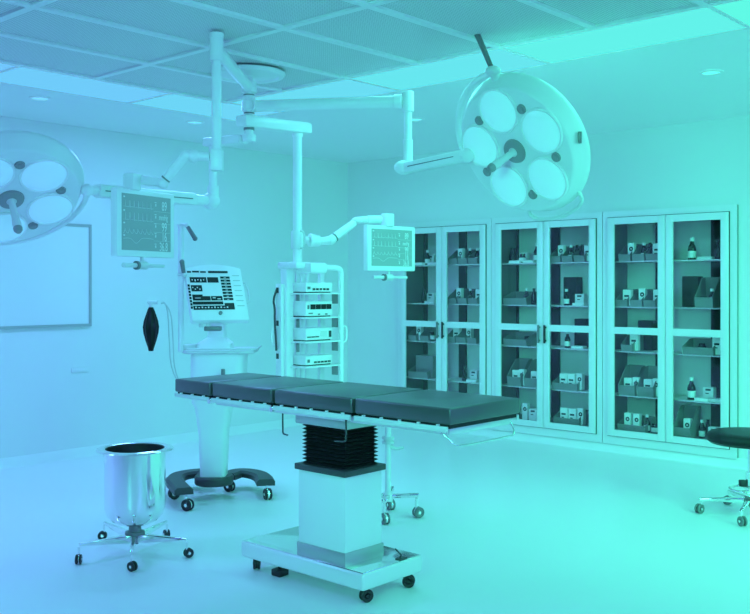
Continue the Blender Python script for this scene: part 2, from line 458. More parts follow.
# ------------------------------------------------------------------ kick bucket on five casters
kp = at(135, 552, 5.25); kp.z = 0
K = thing('kick_bucket', 'polished steel kick bucket on a five-legged caster stand', 'bucket', kp)
bw = MB().lathe([(0, .150), (.04, .151), (.085, .160), (.122, .178), (.148, .205), (.160, .24), (.163, .29), (.163, .565), (.158, .567), (.157, .30), (.152, .245), (.14, .215), (.11, .186), (.06, .168), (0, .166)], 48, Matrix.Translation(kp))
bl = part('bowl', bw, M['steel'], K)
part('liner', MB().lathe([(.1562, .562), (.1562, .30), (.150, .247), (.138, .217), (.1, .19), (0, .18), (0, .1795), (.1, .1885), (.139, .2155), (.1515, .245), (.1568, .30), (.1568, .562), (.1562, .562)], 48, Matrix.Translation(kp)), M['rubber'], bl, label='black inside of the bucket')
rim = [(.165 + .021*1 + .021*math.cos(a), .562 + .008*math.sin(a)) for a in [2*PI*k/10 for k in range(11)]]
part('rim', MB().lathe(rim, 48, Matrix.Translation(kp)), M['steel'], K)
hub = MB().lathe([(0, .155), (.033, .15), (.034, .115), (.052, .113), (.054, .105), (.052, .097), (.03, .095), (.024, .05), (.018, .045), (0, .045)], 28, Matrix.Translation(kp))
part('hub', hub, M['grey'], K)
legtips = [at(131, 572, 4.90), at(79, 563, 5.03), at(187, 558, 5.14), at(104, 540, 5.50), at(167, 537, 5.53)]
for q in legtips:
    q.z = 0; d = (q-kp); d = d.normalized(); R_ = (q-kp).length
    a = kp + d*.02; e = kp + d*R_
    part('leg', MB().beam(a + Vector((0, 0, .078)), e + Vector((0, 0, .098)), .026, .05, .003, .016, .012), M['steel'], K)
    caster(K, e, .025, math.atan2(d.y, d.x)+.9, 'steel', 'rubber', .035, hood=False)

# ------------------------------------------------------------------ ventilator cart
vp = at(214, 500, 6.6); vp.z = 0
V = thing('ventilator', 'white ventilator on a column cart with dark horseshoe base', 'ventilator', vp)
part('base_disc', MB().lathe([(0, .095), (.125, .095), (.132, .105), (.132, .145), (.125, .155), (0, .155)], 36, Matrix.Translation(vp)), M['dark'], V)
def fl(px, py, z, h):
    q = at(px, py, z); q.z = h; return q
tl, tr_ = fl(184, 500, 6.28, 0), fl(266, 498, 6.56, 0)
back = fl(203, 480, 6.95, 0); backr = fl(240, 480, 6.95, 0)
for nm_, tip, mid, cps in (('base_arm', tl, fl(170, 490, 6.75, 0), None), ('base_arm', tr_, fl(262, 490, 6.82, 0), None)):
    pts = [vp + (mid-vp)*.25 + Vector((0, 0, 0)), (vp*.35+mid*.65), mid*.85+tip*.15, tip]
    # bend through the back of the column
    bk = back if tip is tl else backr
    pts = [vp.lerp(bk, .5), bk, mid, tip]
    for _ in range(3):
        q = [pts[0]]
        for a, b in zip(pts, pts[1:]): q += [a*.75+b*.25, a*.25+b*.75]
        q.append(pts[-1]); pts = q
    mb = MB(); rr = []
    for i, p_ in enumerate(pts):
        a = pts[max(i-1, 0)]; b = pts[min(i+1, len(pts)-1)]; tdir = (b-a).normalized(); sd = Vector((-tdir.y, tdir.x, 0))
        w_ = .062
        prof = [(-w_, .088), (w_, .088), (w_, .118), (w_*.7, .134), (-w_*.7, .134), (-w_, .118)]
        rr.append([mb.b.verts.new(p_ + sd*u + Vector((0, 0, h))) for u, h in prof])
    for a, b in zip(rr, rr[1:]):
        for k in range(6): mb.b.faces.new((a[k], a[(k+1) % 6], b[(k+1) % 6], b[k]))
    mb.b.faces.new(rr[0][::-1]); mb.b.faces.new(rr[-1])
    part('base_arm', mb, M['dark'], V)
for q, a in ((fl(186, 512, 6.22, 0), .3), (fl(172, 502, 6.55, 0), 1.2), (fl(267, 498, 6.55, 0), -.4), (fl(228, 494, 6.80, 0), .2)):
    caster(V, q, .038, a, 'steel', 'rubber', .018)
# tapered column, long axis across
sdv = rot(1, 0, 0); fdv = rot(0, 0, 1)
def slab(levels, cx=0, n=None):        # stacked rounded rectangles: (z, half across, half deep, shift across)
    mb = MB(); rr = []
    for z, a, b, sh in levels:
        ring = []; r = min(a, b)*.35
        for sx, sy, a0 in ((1, 1, 0), (-1, 1, 90), (-1, -1, 180), (1, -1, 270)):
            for k in range(4):
                t = math.radians(a0 + 30*k)
                ring.append(mb.b.verts.new(vp + sdv*(sh + sx*(a-r) + r*math.cos(t)) + fdv*(sy*(b-r) + r*math.sin(t)) + Vector((0, 0, z))))
        rr.append(ring)
    N = len(rr[0])
    for a, b in zip(rr, rr[1:]):
        for k in range(N): mb.b.faces.new((a[k], a[(k+1) % N], b[(k+1) % N], b[k]))
    mb.b.faces.new(rr[0][::-1]); mb.b.faces.new(rr[-1])
    return mb
part('column', slab([(.154, .086, .08, 0), (.19, .087, .08, 0), (.45, .096, .09, 0), (.62, .118, .10, .0), (.66, .150, .11, .01), (.70, .155, .115, .02)]), M['white'], V)
part('body', slab([(.695, .165, .15, .03), (.71, .172, .155, .03), (.98, .18, .16, .04), (1.0, .17, .155, .04)]), M['plastic'], V)
part('work_tray', slab([(.995, .235, .18, .05), (1.003, .245, .19, .05), (1.018, .245, .19, .05), (1.022, .24, .185, .05)]), M['plastic2'], V)
part('tray_rail', MB().tube([vp+sdv*(-.15)-fdv*.2+Vector((0, 0, 1.03)), vp+sdv*.28-fdv*.2+Vector((0, 0, 1.03)), vp+sdv*.31-fdv*.17+Vector((0, 0, 1.03)), vp+sdv*.31+fdv*.1+Vector((0, 0, 1.03))], .007), M['plastic2'], V)
part('neck', slab([(1.02, .12, .10, .01), (1.06, .115, .09, .01), (1.10, .06, .05, .02), (1.24, .05, .045, .02)]), M['plastic'], V)
part('valve_block', MB().box((-.055, -.03, -.012), (.055, .03, .018), .005, mx=Matrix.Translation(at(213, 329, 6.38)) @ Matrix.Rotation(TH, 4, 'Z')), M['grey'], V, label='dark grey valve block under the display')
for k in range(2):
    q = at(201+7*k, 322, 6.37)
    part('hose_port', MB().cyl(q, q+Vector((0, 0, -.035)), .012, .016).cyl(q+Vector((0, 0, .02)), q, .018, .012), M['plastic2'], V)
# tilted display
phi, tau = .45, .52
ctr = at(217, 293, 6.45)
u = rot(math.cos(phi), 0, math.sin(phi)); n_h = rot(math.sin(phi), 0, -math.cos(phi))
v = (Vector((0, 0, 1))*math.cos(tau) - n_h*math.sin(tau)).normalized(); nn = u.cross(v).normalized()
DM = Matrix((( u.x, v.x, nn.x, ctr.x), (u.y, v.y, nn.y, ctr.y), (u.z, v.z, nn.z, ctr.z), (0, 0, 0, 1)))
W_, H_ = .39, .41
poly = [(-W_/2, -H_/2), (W_/2, -H_/2), (W_/2, H_/2-.012)] + [(W_/2 - W_*k/8, H_/2-.012 + .03*math.sin(PI*k/8)) for k in range(1, 8)] + [(-W_/2, H_/2-.012)]
hs = part('display_housing', MB().prism(poly, -.05, 0, DM, .006), M['white'], V)
def cells(rects, m, name, d=.0015, lab=None):
    mb = MB()
    for (a, b, c, e) in rects:       # fractions of the face: left, top, right, bottom
        mb.box((-W_/2 + W_*a, H_/2 - H_*e, .0005), (-W_/2 + W_*c, H_/2 - H_*b, d), mx=DM)
    return part(name, mb, m, hs, label=lab)
cells([(.02, .07, .77, .82)], M['screenlight'], 'screen', .001)
dk = [(.03, .09, .10, .12), (.12, .085, .24, .115), (.26, .09, .36, .12), (.40, .085, .75, .125), (.06, .205, .35, .305), (.365, .205, .56, .305), (.06, .355, .25, .47), (.06, .53, .24, .56), (.06, .56, .37, .64), (.38, .56, .58, .64), (.05, .66, .58, .715), (.05, .735, .77, .81), (.60, .69, .77, .735)]
for k in range(8): dk.append((.60, .19+.058*k, .77, .230+.058*k))
for k in range(8): dk.append((.005, .34+.058*k, .042, .383+.058*k))
cells(dk, M['screendark'], 'screen_graphics', .0022, 'dark readout blocks on the display')
lt = []
for k in range(11): a = .08+.055*k; lt.append((a, .755+.012*(k % 2), a+.025, .78))
for k in range(5): a = .09+.05*k; lt.append((a, .245, a+.018, .265+.02*(k % 2)))
for k in range(4): a = .08+.04*k; lt.append((a, .39+.03*(k % 2), a+.018, .41+.03*(k % 2)))
lt += [(.41, .585, .46, .60), (.49, .605, .55, .62), (.10, .59, .20, .60)]
for q in range(8): lt.append((.66, .211+.058*q, .70, .220+.058*q))
cells(lt, M['screenlight'], 'readout', .003)
for k in range(7): cells([(.82, .17+.095*k, .95, .176+.095*k)], M['boardframe'], 'button', .003)
part('knob', MB().cyl(DM @ Vector((.0, -.155, 0)), DM @ Vector((.0, -.155, .012)), .012), M['grey'], hs)
part('handle', MB().tube([DM @ Vector(q) for q in ((W_/2-.005, .09, -.02), (W_/2+.03, .085, -.015), (W_/2+.032, -.06, -.015), (W_/2-.005, -.07, -.02))], .006, smooth=1), M['plastic2'], hs)
# side post with two dark clamp levers and the breathing hoses
pb = at(181, 352, 6.45); ptop = at(181, 226, 6.45)
part('hose_post', MB().cyl(pb, ptop, .020, n=16).cyl(ptop, ptop + Vector((0, 0, .012)), .024, n=16), M['plastic'], V)
part('post_bracket', MB().beam(pb+Vector((0, 0, .03)), vp+sdv*(-.1)+Vector((0, 0, pb.z+.03)), .05, .035), M['plastic2'], V)
for (a, b, c) in (((180, 224.5), (187, 225.5), (195, 238.5)), ((178, 274.5), (184, 274.5), (182, 262))):
    a, b, c = at(*a, 6.43), at(*b, 6.42), at(*c, 6.40)
    lv = part('clamp_lever', MB().tube([b, c], [.013, .016]).sphere(c, .017), M['grey'], V, label='dark grey clamp lever')
    part('clamp', MB().cyl(at(0, 0, 1)*0 + a, b, .010).sphere(b, .018), M['plastic2'], lv)
for k in range(2):
    pts = [at(161, 303.5-k*.5, 6.36), at(165, 303-k, 6.36), at(171-3*k, 312, 6.40), at(173-4*k, 335, 6.42), at(174-3*k, 372, 6.45), at(186, 392, 6.5)]
    part('breathing_hose', MB().tube(pts, .0042, smooth=2), M['tube'], V)
part('socket_detail', MB().cyl(at(223, 375, 6.42), at(223, 369, 6.42), .012), M['grey'], V)
# black reservoir bag
bt = at(151, 351, 6.42); bh = (351-306)/FPX*6.42
B = thing('breathing_bag', 'black ribbed breathing bag hanging left of the ventilator', 'breathing bag', bt)
prof = [(0, 0), (.016, 0), (.02, .02), (.036, .07), (.049, .12), (.053, .16), (.047, .20), (.034, .24), (.022, .275), (.015, .292), (0, .292)]
mb = MB(); mb.lathe(prof, 40, Matrix.Translation(bt))
for vv in mb.b.verts:
    d = Vector((vv.co.x-bt.x, vv.co.y-bt.y, 0))
    if d.length > .02:
        a = math.atan2(d.y, d.x); d *= 1 + .05*math.cos(a*10); vv.co.x, vv.co.y = bt.x+d.x, bt.y+d.y
part('bag', mb, M['bag'], B)
tp = bt + Vector((0, 0, .29))
part('connector', MB().cyl(tp, tp+Vector((0, 0, .03)), .014).cyl(tp+Vector((0, 0, .034))-sdv*.012, tp+Vector((0, 0, .034))+sdv*.045, .013).sphere(tp+Vector((0, 0, .034))-sdv*.012, .014), M['plastic2'], B, label='pale hose connector')

# ------------------------------------------------------------------ ceiling suspension hub
sp = at(249, 100, 6.03); hx, hy = sp.x, sp.y
H = thing('ceiling_mount', 'round white ceiling plate with central spindle carrying the arms', 'ceiling mount', (hx, hy, CEIL))
part('ceiling_plate', MB().lathe([(0, -.004), (.225, -.004), (.228, -.012), (.215, -.03), (.19, -.032), (.18, -.022), (.10, -.02), (.06, -.03), (0, -.03)], 48, Matrix.Translation((hx, hy, CEIL))), M['white'], H)
part('spindle', MB().cyl((hx, hy, 2.36), (hx, hy, CEIL-.025), .028).cyl((hx, hy, 2.535), (hx, hy, 2.64), .038, bevel=.004), M['white'], H)
part('grip', MB().tube([(hx+.03, hy-.005, 2.62), (hx+.062, hy-.01, 2.615), (hx+.062, hy-.01, 2.55), (hx+.03, hy-.005, 2.545)], .008, smooth=1), M['white'], H)
for z in (2.642, 2.528):
    part('seal_ring', MB().cyl((hx, hy, z), (hx, hy, z+.006), .0345), M['grey'], H)
def hub_ring(parent, z, h, r=.048):
    part('hub', MB().lathe([(.029, -h/2), (r-.004, -h/2), (r, -h/2+.005), (r, h/2-.005), (r-.004, h/2), (.029, h/2), (.029, -h/2)], 32, Matrix.Translation((hx, hy, z))), M['white'], parent)

def flat(px, py, z, h): q = at(px, py, z); q.z = h; return q
# slim drop pole with the left patient monitor arm
p1 = flat(216.5, 50, 5.08, 2.70)
A = thing('monitor_arm', 'slim white drop pole and jointed arm carrying the left monitor', 'arm', (hx, hy, 2.70))
hub_ring(A, 2.695, .07)
dd = (p1 - Vector((hx, hy, 2.70))).normalized()
part('ceiling_arm', MB().tube([Vector((hx, hy, 2.695))+dd*.046, p1-dd*.03], .033, n=20), M['white'], A)
part('sleeve', MB().cyl((p1.x, p1.y, 2.635), (p1.x, p1.y, 2.78), .036, bevel=.004).cyl((p1.x, p1.y, 2.755), (p1.x, p1.y, 2.783), .039, bevel=.003), M['white'], A)
pe = at(217, 171, 5.08)
part('drop_pole', MB().cyl((p1.x, p1.y, pe.z), (p1.x, p1.y, 2.64), .0255), M['white'], A)
part('knuckle', MB().box((-.032, -.034, -.058), (.032, .034, .055), .008, mx=Matrix.Translation(at(217, 160, 5.08)) @ Matrix.Rotation(TH, 4, 'Z')), M['white'], A)
part('elbow', MB().cyl(at(210, 157, 5.08), at(196, 156, 5.08), .024).sphere(at(194, 156, 5.08), .034).cyl(at(193, 156, 5.08), at(187, 155, 5.08), .026).sphere(at(186, 155, 5.08), .026), M['white'], A)
part('forearm', MB().tube([at(186, 155, 5.08), at(164, 181.5, 5.10)], [.026, .024], n=16).sphere(at(163, 183, 5.1), .030), M['white'], A)
part('wrist', MB().tube([at(163, 183, 5.1), at(143, 180, 5.13)], [.022, .026], n=16), M['white'], A)
part('joint_seam', MB().cyl(at(166.2, 178.4, 5.095), at(165.2, 179.6, 5.095), .0262), M['grey'], A)

def monitor(label, tl, tr, bl, dxb, nm_):
    """flat patient monitor whose face spans the room points tl, tr, bl"""
    u = (tr-tl); u.z = 0; W = u.length; u.normalize(); v = Vector((0, 0, 1)); H_ = (tl-bl).length
    n = u.cross(v).normalized()
    if n.dot(rot(0, 0, -1)) < 0: n = -n
    o = (tl + u*W/2); o.z = tl.z - H_/2
    Mx = Matrix(((u.x, v.x, n.x, o.x), (u.y, v.y, n.y, o.y), (u.z, v.z, n.z, o.z), (0, 0, 0, 1)))
    t = thing('patient_monitor', label, 'monitor', mx=Mx, group='patient monitors')
    part('housing', MB().box((-W/2, -H_/2, -.045), (W/2, H_/2, 0), .007, 2), M['white'], t, local=True)
    sw, st, sb_ = W/2-.035, H_/2-.026, -H_/2+.034
    s = part('screen', MB().box((-sw, sb_, -.002), (sw, st, .0012)), M['screen'], t, local=True, label='grey screen with vital-sign traces')
    hh = st-sb_
    def X(f): return -sw + 2*sw*f
    def Y(f): return st - hh*f
    w = MB(); d = .0012
    for row, (yb, amp, per, kind) in enumerate(((.23, .11, .085, 'e'), (.46, .13, .085, 'e'), (.68, .09, .085, 's'), (.88, .06, .3, 'w'))):
        pts = []
        N = 7 if kind != 'w' else 1
        if kind == 'e':
            for k in range(N):
                a = .03 + k*per
                pts += [(a, yb), (a+per*.42, yb), (a+per*.47, yb-amp), (a+per*.53, yb+.015), (a+per*.6, yb)]
            pts.append((.03+N*per, yb))
        elif kind == 's':
            for k in range(56):
                a = .03 + .6*k/55; ph = (k/55*N) % 1
                pts.append((a, yb - amp*(math.exp(-((ph-.35)/.12)**2) + .35*math.exp(-((ph-.6)/.12)**2)) + .02))
        else:
            for k in range(40):
                a = .03 + .6*k/39; pts.append((a, .80 + .10*math.exp(-((a-.28)/.08)**2) - .03*math.sin(a*4)))
        w.tube([(X(a), Y(b), d+.0008) for a, b in pts], .0010, n=5)
    part('trace', w, M['screenline'], s, local=True)
    for yb in (.27, .49, .65, .81): part('divider', MB().box((X(.64), Y(yb)-.0006, d), (X(.99), Y(yb)+.0006, d+.001)), M['screenline'], s, local=True)
    for yb in (.06, .30, .52, .74): part('trace_label', MB().box((X(.03), Y(yb)-.004, d), (X(.03)+.012, Y(yb)+.004, d+.001)), M['screenline'], s, local=True)
    for s_t, fx, fy, sz in (('89', .86, .17, .055), ('mmHg', .84, .375, .035), ('99', .86, .56, .055), ('16', .86, .735, .055), ('36.8', .845, .92, .052)):
        text_part('reading', s_t, sz*hh/.30, M['screenlight'], s, Matrix.Translation((X(fx), Y(fy), d+.001)) @ Matrix.Scale(.80, 4, (1, 0, 0)) @ Matrix.Scale(1.3, 4, (0, 1, 0)))
    w = MB()
    for fy in (.14, .36, .53, .71, .90):
        w.box((X(.68)-.004, Y(fy)-.011, d), (X(.68)+.004, Y(fy)+.003, d+.001)); w.box((X(.67)-.006, Y(fy)+.008, d), (X(.67)+.010, Y(fy)+.012, d+.001))
    part('parameter_icon', w, M['screenline'], s, local=True)
    part('mounting_box', MB().box((dxb-.035, H_/2-.005, -.05), (dxb+.035, H_/2+.085, .02), .008, mx=None), M['white'], t, local=True)
    part('bracket_slot', MB().box((dxb+.030, H_/2+.012, -.02), (dxb+.036, H_/2+.06, -.012)), M['grey'], t, local=True)
    yb = -H_/2
    hb = part('handle_bar', MB().cyl((-.05, yb-.045, -.02), (-.165, yb-.045, -.02), .013, n=16).cyl((.02, yb-.045, -.02), (.165, yb-.045, -.02), .010, n=16), M['plastic2'], t, local=True)
    part('handle_knob', MB().cyl((.02, yb-.045, -.02), (-.05, yb-.045, -.02), .022, n=18, bevel=.004).cyl((-.015, yb+.003, -.02), (-.015, yb-.04, -.02), .010, n=12), M['plastic2'], hb, local=True)
    part('knob_band', MB().cyl((-.052, yb-.045, -.02), (-.066, yb-.045, -.02), .024, n=18), M['grey'], hb, local=True)
    return t
a, b = at(117, 187, 5.02), at(174.4, 194, 5.44); b.z = a.z
bl_ = at(117, 256, 5.02)
monitor('grey-screened patient monitor hanging left of the ventilator display', a, b, bl_, -.10, 'left')

# equipment pendant: flat beam, post, shelf rack
zp = 6.4
pp = flat(297.5, 130, zp, 0)
E = thing('equipment_pendant', 'white ceiling pendant post with open shelf rack behind the table', 'equipment rack', (pp.x, pp.y, .70))
bd = (pp - Vector((hx, hy, 0))); bd.z = 0; bd.normalize(); a = Vector((hx, hy, 2.475)); b = Vector((pp.x, pp.y, 2.506)) + bd*.10
part('ceiling_beam', MB().beam(a - bd*.075, b, .10, .075, .018), M['white'], E)
part('beam_seam', MB().beam(a + bd*.03 + Vector((0, 0, .0385)), b - bd*.02 + Vector((0, 0, .0385)), .06, .004, .001), M['plastic2'], E)
rt = at(297.5, 262, zp).z
part('post', MB().cyl((pp.x, pp.y, rt-.01), (pp.x, pp.y, 2.462), .030), M['white'], E)
part('pivot_collar', MB().cyl((pp.x, pp.y, 2.44), (pp.x, pp.y, 2.468), .036), M['white'], E)
part('pivot_cap', MB().cyl((hx, hy, 2.425), (hx, hy, 2.445), .034), M['grey'], E)
# rack: back-left service column, front-right tube frame, four shelves
R0 = at(287, 300, zp+.05); rx, ry = R0.x, R0.y
RD, RW = .17, .345                       # depth along +X, width along +Y
zs = [EYE - (y-286)/FPX*6.35 for y in (293, 317.5, 342, 367)]
zbot = .70
part('head_box', MB().box((rx-.05, ry-.045, rt-.045), (rx+.14, ry+.10, rt), .012).box((rx+.06, ry+.03, rt-.075), (rx+.20, ry+.19, rt-.004), .018), M['white'], E)
part('column', MB().box((rx-.03, ry-.035, zbot), (rx+.035, ry+.03, rt-.02), .010), M['white'], E)
part('rear_post', MB().box((rx-.02, ry+RW-.04, zbot), (rx+.01, ry+RW+.0, rt-.05), .004), M['plastic2'], E)
part('frame_tube', MB().tube([(rx+.15, ry+.16, rt-.03), (rx+RD-.01, ry+RW-.08, rt-.035), (rx+RD, ry+RW, rt-.04), (rx+RD, ry+RW, rt-.12), (rx+RD, ry+RW, zbot)], .018, n=14, smooth=2), M['white'], E)
for k, z in enumerate(zs):
    sh = part('shelf', MB().box((rx+.0, ry-.0, z-.010), (rx+RD+.01, ry+RW+.005, z), .003), M['white'], E)
    part('shelf_shade', MB().box((rx+RD-.075, ry+RW-.016, z-.075), (rx+RD-.02, ry+RW-.010, z-.008)), M['sensor'], sh)  # grey plate imitating the shade below each shelf
part('bottom_plate', MB().box((rx-.03, ry-.035, zbot-.01), (rx+RD+.04, ry+RW+.02, zbot), .003), M['white'], E)
sv = part('socket_panel', MB().box((rx-.045, ry-.062, zs[3]-.08), (rx+.01, ry-.034, zs[0]+.06), .004), M['plastic'], E)
for k in range(3):
    z = zs[0]+.02 - k*.22
    part('outlet', MB().box((rx-.036, ry-.066, z-.020), (rx-.014, ry-.060, z+.016), .002), M['dark'], sv)
part('cable', MB().tube([(rx-.025, ry-.066, zs[0]+.03), (rx-.045, ry-.085, zs[0]-.05), (rx-.02, ry-.09, zs[1]+.06), (rx-.035, ry-.08, zs[1]-.02), (rx-.015, ry-.085, zs[2]), (rx-.03, ry-.07, zs[2]-.06)], .007, smooth=2), M['dark'], E)
part('grab_handle', MB().tube([(rx-.03, ry-.04, zs[2]+.10), (rx-.04, ry-.10, zs[2]+.09), (rx-.04, ry-.10, zs[2]-.02), (rx-.03, ry-.04, zs[2]-.03)], .006, smooth=1), M['plastic'], E)
part('grab_handle', MB().tube([(rx+RD, ry+RW, zs[2]+.10), (rx+RD+.02, ry+RW+.035, zs[2]+.09), (rx+RD+.02, ry+RW+.035, zs[2]-.01), (rx+RD, ry+RW, zs[2]-.02)], .007, smooth=1), M['plastic'], E)
w = MB()
for k in range(4): w.box((rx-.032, ry+.05+.05*k, zbot+.02), (rx-.022, ry+.07+.05*k, rt-.06))
part('back_slats', w, M['plastic2'], E)
for k in (1, 2, 3):
    for q in range(2): part('slot_cover', MB().box((rx-.021, ry+.045+.06*q, zs[k]+.085), (rx-.016, ry+.07+.06*q, zs[k-1]-.012)), M['sensor'], E)
# the four devices
dev = [('amplifier', 0, .095, .16), ('infusion_controller', 1, .145, .16), ('light_source', 2, .100, .10), ('video_processor', 3, .085, .10)]
def device(name, label, k, h, wid, kind):
    z = zs[k]+.001; dx0, dx1 = rx-.012, rx+.135; dy0, dy1 = ry+.045, ry+.045+wid
    t = thing(name, label, 'medical device', ((dx0+dx1)/2, (dy0+dy1)/2, z), group='devices on the pendant shelves')
    part('case', MB().box((dx0, dy0, z+.006), (dx1, dy1, z+h), .005), M['white'], t)
    part('foot', MB().box((dx0+.01, dy0+.01, z), (dx1-.01, dy1-.01, z+.007)), M['black'], t)
    f = dx1
    def fp(a, b, c, e, m, nm_): part(nm_, MB().box((f-.001, dy0+wid*a, z+h*b), (f+.003, dy0+wid*c, z+h*e)), m, t)
    if kind == 0:
        for q in range(5): fp(.25+.13*q, .25, .34+.13*q, .45, M['dark'], 'button')
        fp(.06, .35, .16, .6, M['grey'], 'switch')
    elif kind == 1:
        for q in range(4): fp(.17+.20*q, .48, .35+.20*q, .80, M['black'], 'display')
        fp(.06, .5, .12, .75, M['grey'], 'switch'); fp(.1, .2, .25, .26, M['grey'], 'button'); fp(.45, .12, .52, .2, M['grey'], 'button'); fp(.72, .12, .80, .2, M['grey'], 'button')
    elif kind == 2:
        for q in range(3): fp(.05+.15*q, .28, .18+.15*q, .36, M['dark'], 'button')
        fp(.55, .3, .78, .75, M['plastic2'], 'panel'); fp(.86, .25, .95, .75, M['dark'], 'lens_port')
    else:
        for q in range(5): fp(.30+.13*q, .25, .40+.13*q, .42, M['dark'], 'button')
        fp(.06, .35, .14, .65, M['grey'], 'switch')
    return t
device('amplifier', 'white box device with small dark buttons on the top rack shelf', 0, .068, .25, 0)
device('infusion_controller', 'white device with four black square displays on second rack shelf', 1, .105, .25, 1)
device('light_source', 'white device with round dark port on the third rack shelf', 2, .086, .25, 2)
device('video_processor', 'low white device with dark buttons on the lowest rack shelf', 3, .066, .25, 3)
# arm of the right monitor, clamped to the post
Q = thing('monitor_arm', 'short white jointed arm from the pendant post to the right monitor', 'arm', (pp.x, pp.y, at(0, 240, zp).z))
zc = at(0, 240, zp).z
part('clamp', MB().lathe([(.031, -.06), (.040, -.06), (.043, -.055), (.043, .055), (.040, .06), (.031, .06), (.031, -.06)], 28, Matrix.Translation((pp.x, pp.y, zc))), M['white'], Q)
part('clamp_grip', MB().tube([at(300, 231, zp-.06), at(304.5, 232, zp-.06), at(304.5, 247, zp-.06), at(300, 248, zp-.06)], .007, smooth=1), M['plastic2'], Q)
part('barrel', MB().cyl(at(303, 240, zp), at(309, 240, zp+.01), .024).cyl(at(309, 240, zp+.01), at(320, 241, zp+.04), .045, .036, bevel=.006), M['white'], Q)
part('elbow', MB().tube([at(319, 241, zp+.04), at(329, 240.5, zp+.06)], [.022, .03], n=16).sphere(at(331, 240, zp+.07), .032), M['white'], Q)
part('forearm', MB().tube([at(331, 240, zp+.07), at(354, 223, zp+.19)], [.030, .026], n=16), M['white'], Q)
part('wrist', MB().sphere(at(357, 220.5, zp+.20), .030, (1.3, 1.3, .8)).tube([at(355, 220.5, zp+.20), at(367, 219.5, zp+.24)], .024, n=16).cyl(at(367, 219.5, zp+.24), at(381, 219.5, zp+.28), .028, bevel=.003), M['white'], Q)
part('joint_seam', MB().cyl(at(334, 238, zp+.085), at(335.2, 237.1, zp+.09), .0305), M['grey'], Q)
a, b = at(367.7, 224.4, 6.60), at(415.3, 224.4, 6.92); b.z = a.z
bl_ = at(367.7, 270.6, 6.60)
monitor('patient monitor on the pendant arm in front of the left cabinet', a, b, bl_, -.03, 'right')

# ------------------------------------------------------------------ surgical lights
KS = 5.2/4.65                   # lamp head scale
def lens_mat(p):
    m = mat('lit_lamp_lens', .88, .25, coat=.4); b = m.node_tree.nodes['Principled BSDF']
    b.inputs['Emission Color'].default_value = (*light_col(p), 1); b.inputs['Emission Strength'].default_value = .22
    return m
def surgical_light(t, hubpt, n, mx_dir, ang0, R=.36):
    """five-reflector lamp head; n = direction it shines, mx_dir = in-plane reference for the first reflector"""
    n = n.normalized()*KS; e1 = (mx_dir - n*mx_dir.dot(n)/KS**2).normalized()*KS; e2 = n.cross(e1)/KS
    def Pt(a, r, h): return hubpt + (e1*math.cos(a) + e2*math.sin(a))*r + n*h
    F = Matrix(((e1.x, e2.x, n.x, hubpt.x), (e1.y, e2.y, n.y, hubpt.y), (e1.z, e2.z, n.z, hubpt.z), (0, 0, 0, 1)))
    hd = part('lamp_head', MB().lathe([(0, 0), (R-.045, 0), (R-.036, -.004), (R-.030, -.014), (R-.012, -.05), (R, -.07), (R+.002, -.09), (R-.008, -.106), (R-.035, -.125), (R-.10, -.155), (R-.2, -.18), (0, -.19)], 72, F), M['lampbody'], t)
    LM = lens_mat(hubpt)
    for k in range(5):
        a = ang0 + 2*PI*k/5
        G = Matrix.Translation(Pt(a, .210, 0)) @ F.to_3x3().to_4x4()
        rf = part('reflector', MB().lathe([(.114, -.006), (.116, .004), (.112, .010), (.104, .008), (.103, -.004), (.114, -.006)], 40, G), M['white'], hd)
        part('lens', MB().lathe([(0, .030), (.03, .0285), (.06, .024), (.085, .016), (.104, .005), (.104, -.004), (0, -.004)], 40, G), LM, rf)
        a2 = a + PI/5
        q = Pt(a2, .235, 0)
        part('sensor', MB().cyl(q - n*.004, q + n*.008, .029, .025, n=24).cyl(q, q + n*.012, .015, n=20), M['sensor'], hd)
    hb = part('centre_hub', MB().lathe([(0, .018), (.045, .018), (.058, .012), (.062, .002), (.062, -.004), (0, -.004)], 32, F), M['sensor'], hd)
    g = part('sterile_handle', MB().lathe([(0, .205), (.012, .203), (.02, .19), (.021, .16), (.017, .12), (.016, .03), (.024, .018), (.024, .01), (0, .01)], 24, F), M['plastic2'], hb)
    part('handle_tip', MB().lathe([(0, .214), (.012, .212), (.0205, .200), (.0215, .186), (.0205, .184), (0, .184)], 24, F), M['sensor'], g)
    return Pt, hd
# right lamp
zR = 5.20
d = rot((515-375)/FPX, -(151-286)/FPX, 1).normalized(); rgt = d.cross(Vector((0, 0, 1))).normalized(); upv = rgt.cross(d)
nR = -.566*rgt - .393*upv - .72*d
S = thing('surgical_light', 'round five-reflector surgical lamp hanging in front of the cabinets', 'surgical lamp', (hx, hy, 2.59))
hub_ring(S, 2.575, .06, .046)
hR = at(515, 151, zR)
mdir = (-.57*rgt + .82*upv)
Pt, hd = surgical_light(S, hR, nR, mdir, math.radians(-17) if (nR.cross(mdir)).dot(.82*rgt+.57*upv) < 0 else math.radians(17))
p2 = flat(408, 98, 5.84, 2.57)
a = Vector((hx, hy, 2.575)); dd = (p2-a).normalized()
part('ceiling_arm', MB().tube([a+dd*.044, p2-dd*.03], .036, n=20), M['white'], S)
part('arm_end_ring', MB().cyl(p2-dd*.085, p2-dd*.035, .044, bevel=.004), M['white'], S)
zk = at(408, 166, 5.84).z
part('drop_pole', MB().cyl((p2.x, p2.y, zk), (p2.x, p2.y, 2.62), .024), M['white'], S)
part('sleeve', MB().cyl((p2.x, p2.y, 2.505), (p2.x, p2.y, 2.628), .036, bevel=.004), M['white'], S)
part('lower_sleeve', MB().cyl((p2.x, p2.y, zk+.02), (p2.x, p2.y, zk+.16), .029, bevel=.003), M['white'], S)
k1 = at(405, 168, 5.84)
